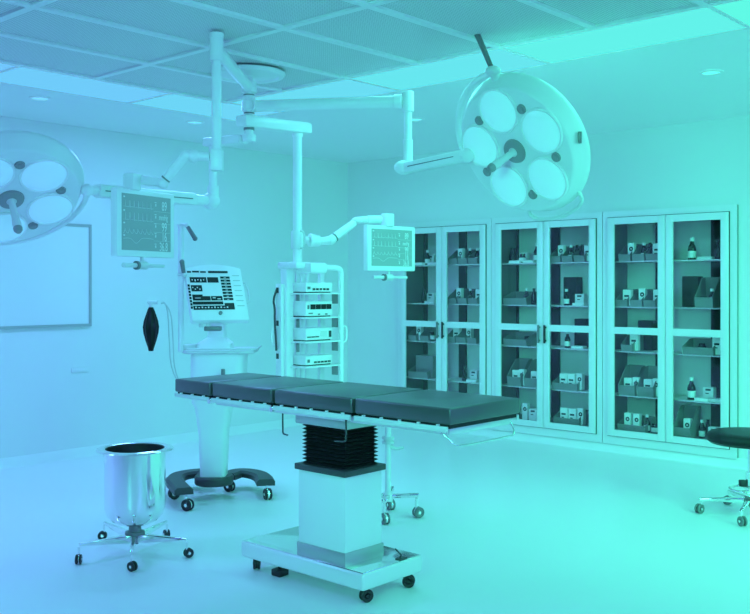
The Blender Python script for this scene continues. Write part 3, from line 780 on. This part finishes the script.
part('knuckle', MB().sphere(at(404, 167.5, 5.84), .055, (1.1, 1.1, .8)).cyl((p2.x, p2.y, zk-.03), (p2.x, p2.y, zk+.03), .036), M['white'], S)
k2 = at(467, 155.5, 5.40)
part('spring_arm', MB().beam(at(407, 168, 5.80), k2, .07, .064, .012), M['white'], S)
dv = (k2-k1).normalized(); sdn = dv.cross(Vector((0, 0, 1))).normalized()
if sdn.dot(rot(0, 0, -1)) < 0: sdn = -sdn
part('arm_seam', MB().beam(at(412, 166.8, 5.76) + sdn*.035, at(461, 156.5, 5.44) + sdn*.035, .003, .005, 0), M['grey'], S)
part('arm_tip', MB().sphere(k2, .045, (1, 1, .9)), M['white'], S)
# yoke from the arm tip around the left rim to the top pivot
yk = []
tp_a = None
def ang_of(px, py):     # in-plane angle whose rim point appears nearest px,py
    best = None
    for k in range(360):
        a = math.radians(k); q = Pt(a, .40, -.05)
        f = -s_*q.x + c_*q.y; x = c_*q.x + s_*q.y
        e = (375+FPX*x/f-px)**2 + (286-FPX*(q.z-EYE)/f-py)**2
        if best is None or e < best[0]: best = (e, a)
    return best[1]
aa, ab = ang_of(466, 156), ang_of(490, 66)
df = (ab-aa+PI) % (2*PI) - PI
pts = [k2] + [Pt(aa + df*k/14, .385, -.055) for k in range(1, 15)]
part('yoke', MB().tube(pts, .017, n=12, smooth=1), M['white'], S)
tpv = Pt(ab, .39, -.055)
part('top_pivot', MB().sphere(tpv, .036, (1.15, 1.15, .8)).cyl(tpv, Pt(ab, .345, -.06), .026), M['plastic2'], S)
tip = at(475, 29, zR-.02)
part('positioning_handle', MB().tube([tpv + (tip-tpv)*.12, tip], [.014, .017], n=14).sphere(tip, .017), M['grey'], S, label='grey rod handle above the lamp rim')
a0, a1 = ang_of(580, 196), ang_of(528, 216)
df = (a1-a0+PI) % (2*PI) - PI
pts = [Pt(a0, .345, -.07), Pt(a0+df*.02, .385, -.06)] + [Pt(a0+df*k/10, .40, -.065) for k in range(1, 10)] + [Pt(a1-df*.02, .385, -.06), Pt(a1, .345, -.07)]
part('rim_handle', MB().tube(pts, .011, n=10, smooth=1), M['plastic2'], S)
q = Pt(ang_of(596, 133), .352, -.045)
part('nameplate', MB().box((-.004, -.018, -.03), (.012, .018, .03), .002, mx=axis_mat(q, upv)), M['grey'], hd)
# left lamp
zL = 5.20
d = rot((11-375)/FPX, -(199-286)/FPX, 1).normalized(); rgt = d.cross(Vector((0, 0, 1))).normalized(); upv = rgt.cross(d)
nL = .16*rgt - .73*upv - .665*d
S2 = thing('surgical_light', 'round five-reflector surgical lamp hanging before the whiteboard', 'surgical lamp', (hx, hy, 2.38))
hub_ring(S2, 2.375, .045, .044)
hL = at(11, 199, zL)
mdir = (.97*rgt + .22*upv)
sg = 1 if (nL.normalized().cross(mdir)).dot(-upv) > 0 else -1
Pt, hd = surgical_light(S2, hL, nL, mdir, sg*math.radians(-36))
p4 = flat(213, 138, 6.22, 2.37); a = Vector((hx, hy, 2.372)); dd = (p4-a); dd.z = 0; dd.normalize()
b = Vector((p4.x, p4.y, 2.38))
part('ceiling_arm', MB().beam(a+dd*.044, b+dd*.06, .085, .055, .012), M['white'], S2)
zk = at(212, 200, 6.22).z
part('drop_pole', MB().cyl((p4.x, p4.y, zk), (p4.x, p4.y, 2.36), .026), M['white'], S2)
k1 = at(211, 201, 6.22)
part('knuckle', MB().sphere(k1, .058, (1, 1, .95)).cyl(Vector((p4.x, p4.y, zk+.02)), Vector((p4.x, p4.y, zk+.09)), .036), M['white'], S2)
k2 = at(87, 190, 5.40)
m1 = k1.lerp(k2, .16); m2 = k1.lerp(k2, .2)
part('arm_root', MB().tube([k1, m2], [.03, .036], n=16), M['white'], S2)
part('spring_arm', MB().beam(m1, k1.lerp(k2, .93), .075, .075, .014), M['white'], S2)
dv = (k2-k1).normalized(); sdn = dv.cross(Vector((0, 0, 1))).normalized()
if sdn.dot(rot(0, 0, -1)) < 0: sdn = -sdn
part('arm_seam', MB().beam(m1.lerp(k2, .05) + sdn*.0385, k1.lerp(k2, .9) + sdn*.0385, .003, .006, 0), M['grey'], S2)
part('arm_tip', MB().tube([k1.lerp(k2, .92), k2], [.026, .030], n=14).sphere(k2, .036), M['white'], S2)
aa = ang_of(87, 192)
sg_low = 1 if Pt(aa+1.0, .385, 0).z < Pt(aa-1.0, .385, 0).z else -1
for sgn, span in ((sg_low, 2.0),):
    pts = [k2] + [Pt(aa + sgn*span*k/16, .385, -.05) for k in range(1, 17)] + [Pt(aa + sgn*span, .345, -.055)]
    part('yoke', MB().tube(pts, .015, n=12, smooth=1), M['white'], S2)

# ------------------------------------------------------------------ white stand behind the table column
qp = flat(388, 500, 6.05, 0)
N_ = thing('instrument_stand', 'white pole stand on casters half hidden behind the operating table column', 'stand', qp)
part('pole', MB().cyl(qp+Vector((0, 0, .12)), qp+Vector((0, 0, .80)), .019), M['white'], N_)
part('pole_collar', MB().cyl(qp+Vector((0, 0, .46)), qp+Vector((0, 0, .475)), .038).cyl(qp+Vector((0, 0, .49)), qp+Vector((0, 0, .505)), .038).cyl(qp+Vector((0, 0, .475)), qp+Vector((0, 0, .49)), .028), M['plastic2'], N_)
part('clamp_lever', MB().tube([qp+Vector((0, 0, .44))+sdv*.015, qp+Vector((0, 0, .425))+sdv*.05, qp+Vector((0, 0, .435))+sdv*.10], [.016, .006], smooth=1), M['plastic2'], N_)
part('stand_head', MB().cyl(qp+Vector((0, 0, .80)), qp+Vector((0, 0, .815)), .07), M['white'], N_)
part('hub', MB().cyl(qp+Vector((0, 0, .10)), qp+Vector((0, 0, .155)), .03), M['white'], N_)
for k in range(4):
    a = math.radians(-8 + 90*k); dd = sdv*math.cos(a) + fdv*math.sin(a); e = qp + dd*.18; e.z = 0
    part('leg', MB().beam(qp+dd*.02+Vector((0, 0, .130)), e+dd*.015+Vector((0, 0, .142)), .03, .024, .004), M['steel'], N_)
    caster(N_, e, .034, math.atan2(dd.y, dd.x)+.6, 'steel', 'grey', .055)

# ------------------------------------------------------------------ stool at the right
stp = at(750.5, 517, 6.08); stp.z = 0
G = thing('stool', 'round stool with black padded seat and chrome caster base', 'stool', stp)
Tz = Matrix.Translation(stp)
part('seat', MB().lathe([(0, .455), (.20, .452), (.245, .458), (.268, .475), (.272, .492), (.262, .512), (.24, .524), (.18, .530), (0, .532)], 56, Tz), M['seat'], G, label='black padded seat')
part('seat_plate', MB().lathe([(0, .435), (.10, .437), (.17, .45), (.17, .456), (0, .456)], 36, Tz), M['plastic2'], G)
part('gas_column', MB().cyl(stp+Vector((0, 0, .26)), stp+Vector((0, 0, .44)), .017).cyl(stp+Vector((0, 0, .08)), stp+Vector((0, 0, .275)), .030), M['steel'], G)
part('height_lever', MB().box((-.07, -.02, .185), (-.03, .02, .225), .006, mx=Tz @ Matrix.Rotation(TH, 4, 'Z')), M['rubber'], G)
ring = [stp + Vector((.125*math.cos(2*PI*k/28), .125*math.sin(2*PI*k/28), .165)) for k in range(28)]
rg = part('foot_ring', MB().tube(ring, .009, n=10, closed=True), M['steel'], G)
sp_ = MB()
for k in range(3):
    a = math.radians(20+120*k); sp_.tube([stp+Vector((.025*math.cos(a), .025*math.sin(a), .16)), stp+Vector((.122*math.cos(a), .122*math.sin(a), .165))], .006, n=8)
part('ring_spoke', sp_, M['steel'], rg)
part('hub', MB().lathe([(0, .06), (.035, .06), (.045, .075), (.045, .105), (.032, .125), (0, .125)], 28, Tz), M['grey'], G)
for k in range(5):
    a = math.atan2(*(lambda d: (d.y, d.x))(at(700, 513, 6.15)-stp)) + 2*PI*k/5
    dd = Vector((math.cos(a), math.sin(a), 0)); e = stp+dd*.30
    part('leg', MB().beam(stp+dd*.03+Vector((0, 0, .098)), e+dd*.01+Vector((0, 0, .088)), .032, .036, .005, .022, .016), M['steel'], G)
    caster(G, e, .030, a+.8, 'steel', 'grey', .028, hood=False)

# ------------------------------------------------------------------ three glass-door cabinets and what is in them
YF = 7.54                       # front of the doors
LEV = {'top': 1.665, 'second': 1.272, 'third': .887, 'fourth': .508, 'bottom': .20}
CAB = ['left', 'middle', 'right']
def frame_box(mb, x0, z0, x1, z1, y0, y1, ws, wt=None, wb=None):
    wt = ws if wt is None else wt; wb = ws if wb is None else wb
    mb.box((x0, y0, z0), (x0+ws, y1, z1)); mb.box((x1-ws, y0, z0), (x1, y1, z1))
    mb.box((x0+ws, y0, z1-wt), (x1-ws, y1, z1)); mb.box((x0+ws, y0, z0), (x1-ws, y1, z0+wb))
for k in range(3):
    x0 = CX0 + 1.18*k; x1 = x0+1.18
    t = thing('cabinet', 'tall steel cabinet with two glass doors, ' + ['leftmost of three, behind the right monitor', 'middle of three, behind the table foot end', 'rightmost of three, beside the stool'][k], 'cabinet', ((x0+x1)/2, YF+.2, CB), group='glass-door supply cabinets')
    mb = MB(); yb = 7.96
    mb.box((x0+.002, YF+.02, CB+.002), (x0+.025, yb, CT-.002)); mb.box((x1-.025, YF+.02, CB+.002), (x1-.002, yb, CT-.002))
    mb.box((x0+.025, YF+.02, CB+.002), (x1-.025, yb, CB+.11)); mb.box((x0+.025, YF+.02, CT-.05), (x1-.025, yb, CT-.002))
    part('carcass', mb, M['carcass'], t, label='inner cabinet body with painted-in shade')
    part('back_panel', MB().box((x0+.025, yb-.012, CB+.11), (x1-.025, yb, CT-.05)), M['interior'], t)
    mb = MB(); frame_box(mb, x0+.003, CB, x1-.003, CT, YF-.0, YF+.03, .052, .055, .068)
    part('face_frame', mb, M['cabinet'], t)
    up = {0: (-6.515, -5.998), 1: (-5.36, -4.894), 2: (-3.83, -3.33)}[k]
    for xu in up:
        part('reflection_strip', MB().box((max(xu-.045, x0+.026), yb-.034, CB+.112), (min(xu+.045, x1-.026), yb-.013, CT-.052)), M['dark_strip'], t)  # dark strips modelled in place of a reflection in the glass
    for nm_, z in LEV.items():
        if nm_ == 'bottom': continue
        sh = part('shelf', MB().box((x0+.027, YF+.050, z-.008), (x1-.027, yb-.036, z)), M['interior'], t)
        part('edge_strip', MB().box((x0+.027, YF+.044, z-.009), (x1-.027, YF+.051, z)), M['shelf'], sh)
    for s in range(2):
        a = x0+.057+.534*s; b = a+.529
        mb = MB(); st_ = .064
        z0, z1 = .158, 2.038
        mb.box((a, YF-.020, z0), (a+st_, YF-.001, z1), .002); mb.box((b-st_, YF-.020, z0), (b, YF-.001, z1), .002)
        for q0, q1 in ((z0, .213), (1.039, 1.098), (1.98, z1)): mb.box((a+st_-.002, YF-.0195, q0), (b-st_+.002, YF-.0015, q1))
        dr = part('door', mb, M['cabinet'], t)
        mb = MB(); frame_box(mb, a-.005, z0-.005, b+.005, z1+.005, YF-.006, YF-.0008, .009)
        part('door_seal', mb, M['dark_strip'], dr)
        for q0, q1 in ((.213, 1.039), (1.098, 1.98)):
            part('glass_pane', MB().box((a+st_-.004, YF-.012, q0-.004), (b-st_+.004, YF-.008, q1+.004)), M['glass'], dr)
        if k < 2:
            xh = (b-.034) if s == 0 else (a+.026)
            part('handle', MB().box((xh-.010, YF-.048, .93), (xh+.010, YF-.036, 1.095), .004).box((xh-.008, YF-.038, .945), (xh+.008, YF-.019, .96)).box((xh-.008, YF-.038, 1.065), (xh+.008, YF-.019, 1.08)), M['grey'] if s == 0 else M['rubber'], dr)

def bin_mesh(w, d, h, lip):
    mb = MB(); b = mb.b
    V_ = lambda x, y, z: b.verts.new((x, y, z))
    f0, f1 = V_(-w/2, -d/2, 0), V_(w/2, -d/2, 0); b0, b1 = V_(-w/2, d/2, 0), V_(w/2, d/2, 0)
    l0, l1 = V_(-w/2, -d/2-.012, lip), V_(w/2, -d/2-.012, lip)
    m0, m1 = V_(-w/2, d/2-.07, h*.96), V_(w/2, d/2-.07, h*.96)
    t0, t1 = V_(-w/2, d/2, h), V_(w/2, d/2, h)
    for f in ((f0, b0, b1, f1), (f0, f1, l1, l0), (b1, b0, t0, t1), (f0, l0, m0, t0, b0), (f1, b1, t1, m1, l1)): b.faces.new(f)
    bmesh.ops.recalc_face_normals(b, faces=b.faces[:])
    bmesh.ops.solidify(b, geom=b.faces[:], thickness=.004)
    mn = min(v.co.z for v in b.verts)
    for v in b.verts: v.co.z -= mn
    return mb.mesh('bin', M['bin'])
def bottle_mesh(r, h):
    prof = [(0, 0), (r*.95, 0), (r, r*.12), (r, h*.10), (r*1.01, h*.10), (r*1.01, h*.40), (r, h*.40), (r, h*.52), (r*.85, h*.62), (r*.48, h*.72), (r*.42, h*.84), (r*.55, h*.84), (r*.55, h), (0, h)]
    return MB().lathe(prof, 20, None, [0, 0, 0, 0, 1, 0, 0, 0, 0, 0, 1, 1, 1]).mesh('bottle', [M['bottle'], M['label']])
def dark_bottle_mesh(r, h):
    prof = [(0, 0), (r*.95, 0), (r, r*.12), (r, h*.5), (r*.6, h*.72), (r*.45, h*.8), (r*.5, h), (0, h)]
    return MB().lathe(prof, 20).mesh('bottle', M['bottle'])
def jar_mesh(r, h):
    return MB().lathe([(0, 0), (r, .002), (r, h*.15), (r, h*.6), (r*.9, h*.72), (r*.75, h*.75), (r*.75, h), (0, h)], 20, None, [0, 0, 1, 0, 0, 0, 0]).mesh('jar', [M['bottle'], M['label']])
def box_mesh(w, d, h, m, bv=.002): return MB().box((-w/2, -d/2, 0), (w/2, d/2, h), bv, 1).mesh('box', m)
ME = {'bin': bin_mesh(.108, .20, .150, .056), 'widebin': bin_mesh(.26, .20, .125, .062), 'tallbin': bin_mesh(.15, .20, .25, .085),
      'carton': box_mesh(.058, .05, .150, M['carton_ring']), 'carton2': box_mesh(.074, .05, .140, M['carton_bar']), 'carton3': box_mesh(.09, .06, .105, M['carton_bar']), 'pack': box_mesh(.12, .07, .024, M['label']),
      'bottle': bottle_mesh(.026, .150), 'tallbottle': bottle_mesh(.033, .185), 'darkbottle': dark_bottle_mesh(.026, .15), 'jar': jar_mesh(.033, .085),
      'binder': MB().box((-.07, -.055, 0), (.07, .055, .26), .004, 1).mesh('binder', M['rubber']), 'case': MB().box((-.115, -.06, 0), (.115, .06, .22), .004, 1).mesh('case', M['bin'])}
DESC = {'bin': ('storage_bin', 'grey open-front storage bin', 'bin'), 'widebin': ('storage_bin', 'wide low grey storage bin', 'bin'), 'tallbin': ('storage_bin', 'tall grey open-front bin', 'bin'),
        'carton': ('medicine_carton', 'white carton with ring emblem', 'carton'), 'carton2': ('medicine_carton', 'white carton with printed bars', 'carton'), 'carton3': ('medicine_carton', 'squat white carton with printed bars', 'carton'), 'pack': ('flat_pack', 'flat white pack', 'pack'),
        'bottle': ('medicine_bottle', 'dark white-labelled bottle', 'bottle'), 'tallbottle': ('medicine_bottle', 'tall dark white-labelled bottle', 'bottle'), 'darkbottle': ('medicine_bottle', 'plain dark bottle', 'bottle'),
        'jar': ('medicine_jar', 'small dark lidded jar', 'jar'), 'binder': ('document_box', 'tall black document box', 'box'), 'case': ('storage_case', 'large grey case', 'case')}
# (door 1..6, shelf, [(kind, picture column it was judged from, depth offset, lift)])
FB, IN = .150, .112         # bin centre depth behind the door front, item depth inside a bin
ITEMS = [
 (1, 'top', [('pack', 420, .10, 0), ('bottle', 427.5, .13, 0), ('carton3', 432, .2, 0), ('pack', 434, .10, 0)]),
 (2, 'top', [('bin', 459, FB, 0), ('carton', 461.5, IN, 1), ('bin', 469, FB, 0), ('bottle', 470, IN, 1), ('bin', 479, FB, 0), ('bottle', 477.5, IN, 1)]),
 (3, 'top', [('darkbottle', 507, .26, 0), ('darkbottle', 512, .2, 0), ('pack', 516, .09, 0), ('carton3', 525, .24, 0), ('jar', 522.5, .12, 0), ('pack', 530, .09, 0), ('tallbottle', 537, .18, 0)]),
 (4, 'top', [('bin', 561, FB, 0), ('carton', 562, IN, 1), ('bin', 573, FB, 0), ('bottle', 571, IN, 1), ('darkbottle', 577, IN+.04, 1), ('bin', 585, FB, 0), ('darkbottle', 582.5, IN, 1), ('carton2', 589, IN, 1)]),
 (5, 'top', [('bin', 630, FB, 0), ('carton', 632, IN, 1), ('bin', 644, FB, 0), ('bottle', 644, IN, 1), ('darkbottle', 650, IN+.03, 1), ('bin', 657.5, FB, 0), ('carton2', 658, IN, 1)]),
 (6, 'top', [('tallbottle', 692, .15, 0), ('pack', 706, .12, 0), ('pack', 711.5, .22, 0), ('darkbottle', 718, .14, 0)]),
 (1, 'second', [('darkbottle', 424, .14, 0), ('carton3', 432, .22, 0), ('pack', 431, .12, 0)]),
 (2, 'second', [('bin', 458, FB, 0), ('carton', 460, IN, 1), ('bin', 468.5, FB, 0), ('bottle', 470.5, IN, 1), ('bin', 479, FB, 0), ('carton2', 480, IN, 1)]),
 (3, 'second', [('widebin', 521, FB, 0), ('bottle', 526.5, IN, 1), ('darkbottle', 534, IN, 1)]),
 (4, 'second', [('bottle', 566.5, .13, 0), ('binder', 573, .33, 0), ('carton3', 581, .2, 0), ('pack', 580, .10, 0)]),
 (5, 'second', [('bin', 627, FB, 0), ('carton2', 628, IN, 1), ('bin', 641.5, FB, 0), ('carton', 643, IN, 1), ('bin', 655, FB, 0), ('carton2', 658.5, IN, 1)]),
 (6, 'second', [('binder', 680, .33, 0), ('tallbin', 709, FB, 0), ('jar', 703.5, IN, 1), ('bottle', 712, IN, 1)]),
 (1, 'third', [('bin', 418.5, FB, 0), ('carton', 420, IN, 1), ('bin', 430.5, FB, 0), ('jar', 432, IN, 1)]),
 (2, 'third', [('bin', 455.5, FB, 0), ('carton2', 457.5, IN, 1), ('bin', 467, FB, 0), ('carton', 470, IN, 1), ('bin', 478, FB, 0)]),
 (3, 'third', [('widebin', 521, FB, 0), ('jar', 527, IN, 1), ('pack', 519, IN, 1)]),
 (4, 'third', [('bottle', 567.5, .13, 0), ('pack', 579, .10, 0), ('binder', 584, .33, 0)]),
 (5, 'third', [('bin', 632.5, FB, 0), ('carton2', 635, IN, 1), ('binder', 648, .33, 0)]),
 (6, 'third', [('widebin', 703, FB, 0), ('jar', 702, IN, 1), ('pack', 692, IN, 1), ('carton2', 718, IN, 1)]),
 (1, 'fourth', [('widebin', 424, FB, 0), ('case', 428, IN+.045, 2)]),
 (2, 'fourth', [('darkbottle', 464.5, .14, 0), ('pack', 473, .10, 0), ('carton3', 475, .20, 0)]),
 (3, 'fourth', [('tallbin', 520, FB, 0), ('carton2', 517, IN, 1), ('carton', 522.8, IN, 1), ('tallbin', 537, FB, 0), ('carton2', 535.5, IN, 1)]),
 (4, 'fourth', [('widebin', 570.5, FB, 0), ('carton2', 564.5, IN, 1), ('carton2', 572.5, IN, 1), ('carton', 580.5, IN, 1)]),
 (5, 'fourth', [('tallbin', 632, FB, 0), ('carton2', 629, IN, 1), ('carton', 637, IN, 1), ('tallbin', 651, FB, 0), ('carton2', 649, IN, 1), ('carton', 657, IN, 1)]),
 (6, 'fourth', [('tallbottle', 691.5, .14, 0), ('pack', 703, .10, 0), ('carton3', 709.5, .21, 0), ('pack', 717.5, .13, 0)]),
 (1, 'bottom', [('darkbottle', 424, .14, 0), ('bottle', 431, .14, 0)]),
 (2, 'bottom', [('carton3', 470, .14, 0)]),
 (3, 'bottom', [('carton', 526, .13, 0), ('carton3', 534.5, .13, 0), ('darkbottle', 517, .13, 0)]),
 (4, 'bottom', [('widebin', 572, FB, 0), ('carton2', 565, IN, 1), ('carton2', 573.5, IN, 1), ('carton', 581.5, IN, 1)]),
 (5, 'bottom', [('widebin', 637, FB, 0), ('carton', 628.5, IN, 1), ('carton', 637.5, IN, 1), ('bottle', 647, IN, 1), ('jar', 655, .13, 0)]),
 (6, 'bottom', [('tallbin', 687, FB, 0), ('carton', 688, IN, 1), ('bottle', 702, .16, 0), ('darkbottle', 708, .2, 0), ('carton3', 715, .13, 0)]),
]
ORD = ['leftmost', 'second', 'third', 'fourth']
for door, lev, items in ITEMS:
    k = (door-1)//2; x0 = CX0+1.18*k; gx0 = x0+.056+.534*((door-1) % 2)+.01; gx1 = gx0+.512
    zsh = LEV[lev] + .001 if lev != 'bottom' else CB+.111
    side = 'left' if door % 2 else 'right'
    cnt = {}
    for it in items: cnt[it[0]] = cnt.get(it[0], 0)+1
    num = {}
    for kind, px, dep, lift in items:
        Y = YF+dep; x = x_on(px, Y)
        me = ME[kind]; xs_ = [v_.co.x for v_ in me.vertices]
        x = max(gx0-min(xs_), min(gx1-max(xs_), x))
        nm_, ds, cat = DESC[kind]
        q = num.get(kind, 0); num[kind] = q+1
        o = bpy.data.objects.new(nm_, me); C.objects.link(o)
        o.location = (x, Y, zsh + {0: 0, 1: .006, 2: .006}[lift])
        which = (' ' + ORD[q] + ' of its kind') if cnt[kind] > 1 else ''
        o['label'] = '%s%s on %s shelf behind %s door of %s cabinet' % (ds, which.replace(' of its kind', ' one') if which else '', lev, side, CAB[k])
        o['category'] = cat; o['group'] = nm_.replace('_', ' ') + 's in the glass cabinets'

def softbox(name, p, aim, size, spread, col, power):  # unseen lamps, added to tint the room from blue to green
    l = bpy.data.lights.new(name, 'AREA'); l.shape = 'SQUARE'; l.size = size; l.color = col; l.energy = power; l.spread = math.radians(spread)
    o = bpy.data.objects.new(name, l); C.objects.link(o); o.location = p
    o.rotation_euler = (Vector(aim)-Vector(p)).to_track_quat('-Z', 'Y').to_euler()
    LAMPS.append(o)
softbox('softbox_blue', (-3.4, -1.7, 2.0), (-6.9, 3.0, .6), 1.6, 85, LC, 150)
softbox('softbox_green', (1.2, 4.6, 2.0), (-2.6, 6.6, .5), 1.6, 85, RC, 150)
softbox('softbox_green', (-.6, -1.8, 2.2), (-4.6, 7.5, 1.0), 1.4, 50, RC, 150)
softbox('softbox_blue', (1.3, 1.4, 2.0), (-6.4, 3.2, 1.3), 1.4, 50, LC, 150)
# strength and colour of each lamp, in the order they were hung: ring panels, then the added, unseen softboxes
LIGHT_TABLE = [(0.000, 0.000, 0.000), (0.000, 0.000, 0.000), (0.318, 0.667, 1.810), (0.130, 0.194, 0.724), (0.274, 0.664, 1.572), (0.000, 0.000, 0.000), (0.089, 0.555, 0.568), (0.040, 0.554, 0.307), (0.020, 0.274, 0.152), (0.020, 0.274, 0.152), (0.033, 0.463, 0.257), (0.059, 0.669, 0.432), (0.014, 0.133, 0.098), (0.000, 0.000, 0.000), (0.000, 0.000, 0.000), (0.052, 0.078, 0.289), (0.031, 0.046, 0.173), (0.002, 0.003, 0.011), (0.000, 0.000, 0.000), (0.019, 0.029, 0.108), (0.033, 0.049, 0.183), (0.137, 1.911, 1.060), (0.081, 0.930, 0.590), (0.060, 0.090, 0.336)]
for o, col in zip(list(LAMPS), LIGHT_TABLE):
    k = max(col)
    if k < .004: bpy.data.objects.remove(o); continue
    o.data.color = [v/k for v in col]; o.data.energy = 20*k
# ------------------------------------------------------------------ surroundings light (open sides of the room) and camera
wd = bpy.data.worlds.new('surroundings'); bpy.context.scene.world = wd; wd.use_nodes = True
nt = wd.node_tree; bg = nt.nodes['Background']
tc = nt.nodes.new('ShaderNodeTexCoord'); dt = nt.nodes.new('ShaderNodeVectorMath'); dt.operation = 'DOT_PRODUCT'
dt.inputs[1].default_value = (c_, s_, 0); nt.links.new(tc.outputs['Generated'], dt.inputs[0])
mr = nt.nodes.new('ShaderNodeMapRange'); mr.inputs[1].default_value = -.6; mr.inputs[2].default_value = .6
nt.links.new(dt.outputs['Value'], mr.inputs[0])
mx = nt.nodes.new('ShaderNodeMix'); mx.data_type = 'RGBA'
mx.inputs['A'].default_value = (0.000, 0.000, 0.000, 1); mx.inputs['B'].default_value = (0.168, 0.442, 0.969, 1)
nt.links.new(mr.outputs[0], mx.inputs['Factor']); nt.links.new(mx.outputs['Result'], bg.inputs[0])
bg.inputs[1].default_value = 1.0

cam = bpy.data.cameras.new('camera'); co = bpy.data.objects.new('camera', cam); C.objects.link(co)
cam.sensor_width = 36; cam.lens = FPX*36/750; cam.shift_y = -21/750
co.location = (0, 0, EYE); co.rotation_euler = (PI/2, 0, TH)
cam.clip_start = .05
sc = bpy.context.scene; sc.camera = co
sc.view_settings.view_transform = 'Standard'; sc.view_settings.look = 'None'
sc.view_settings.exposure = 0; sc.view_settings.gamma = 1
sc.cycles.use_denoising = True
sc.cycles.max_bounces = 12; sc.cycles.diffuse_bounces = 8; sc.cycles.transparent_max_bounces = 12
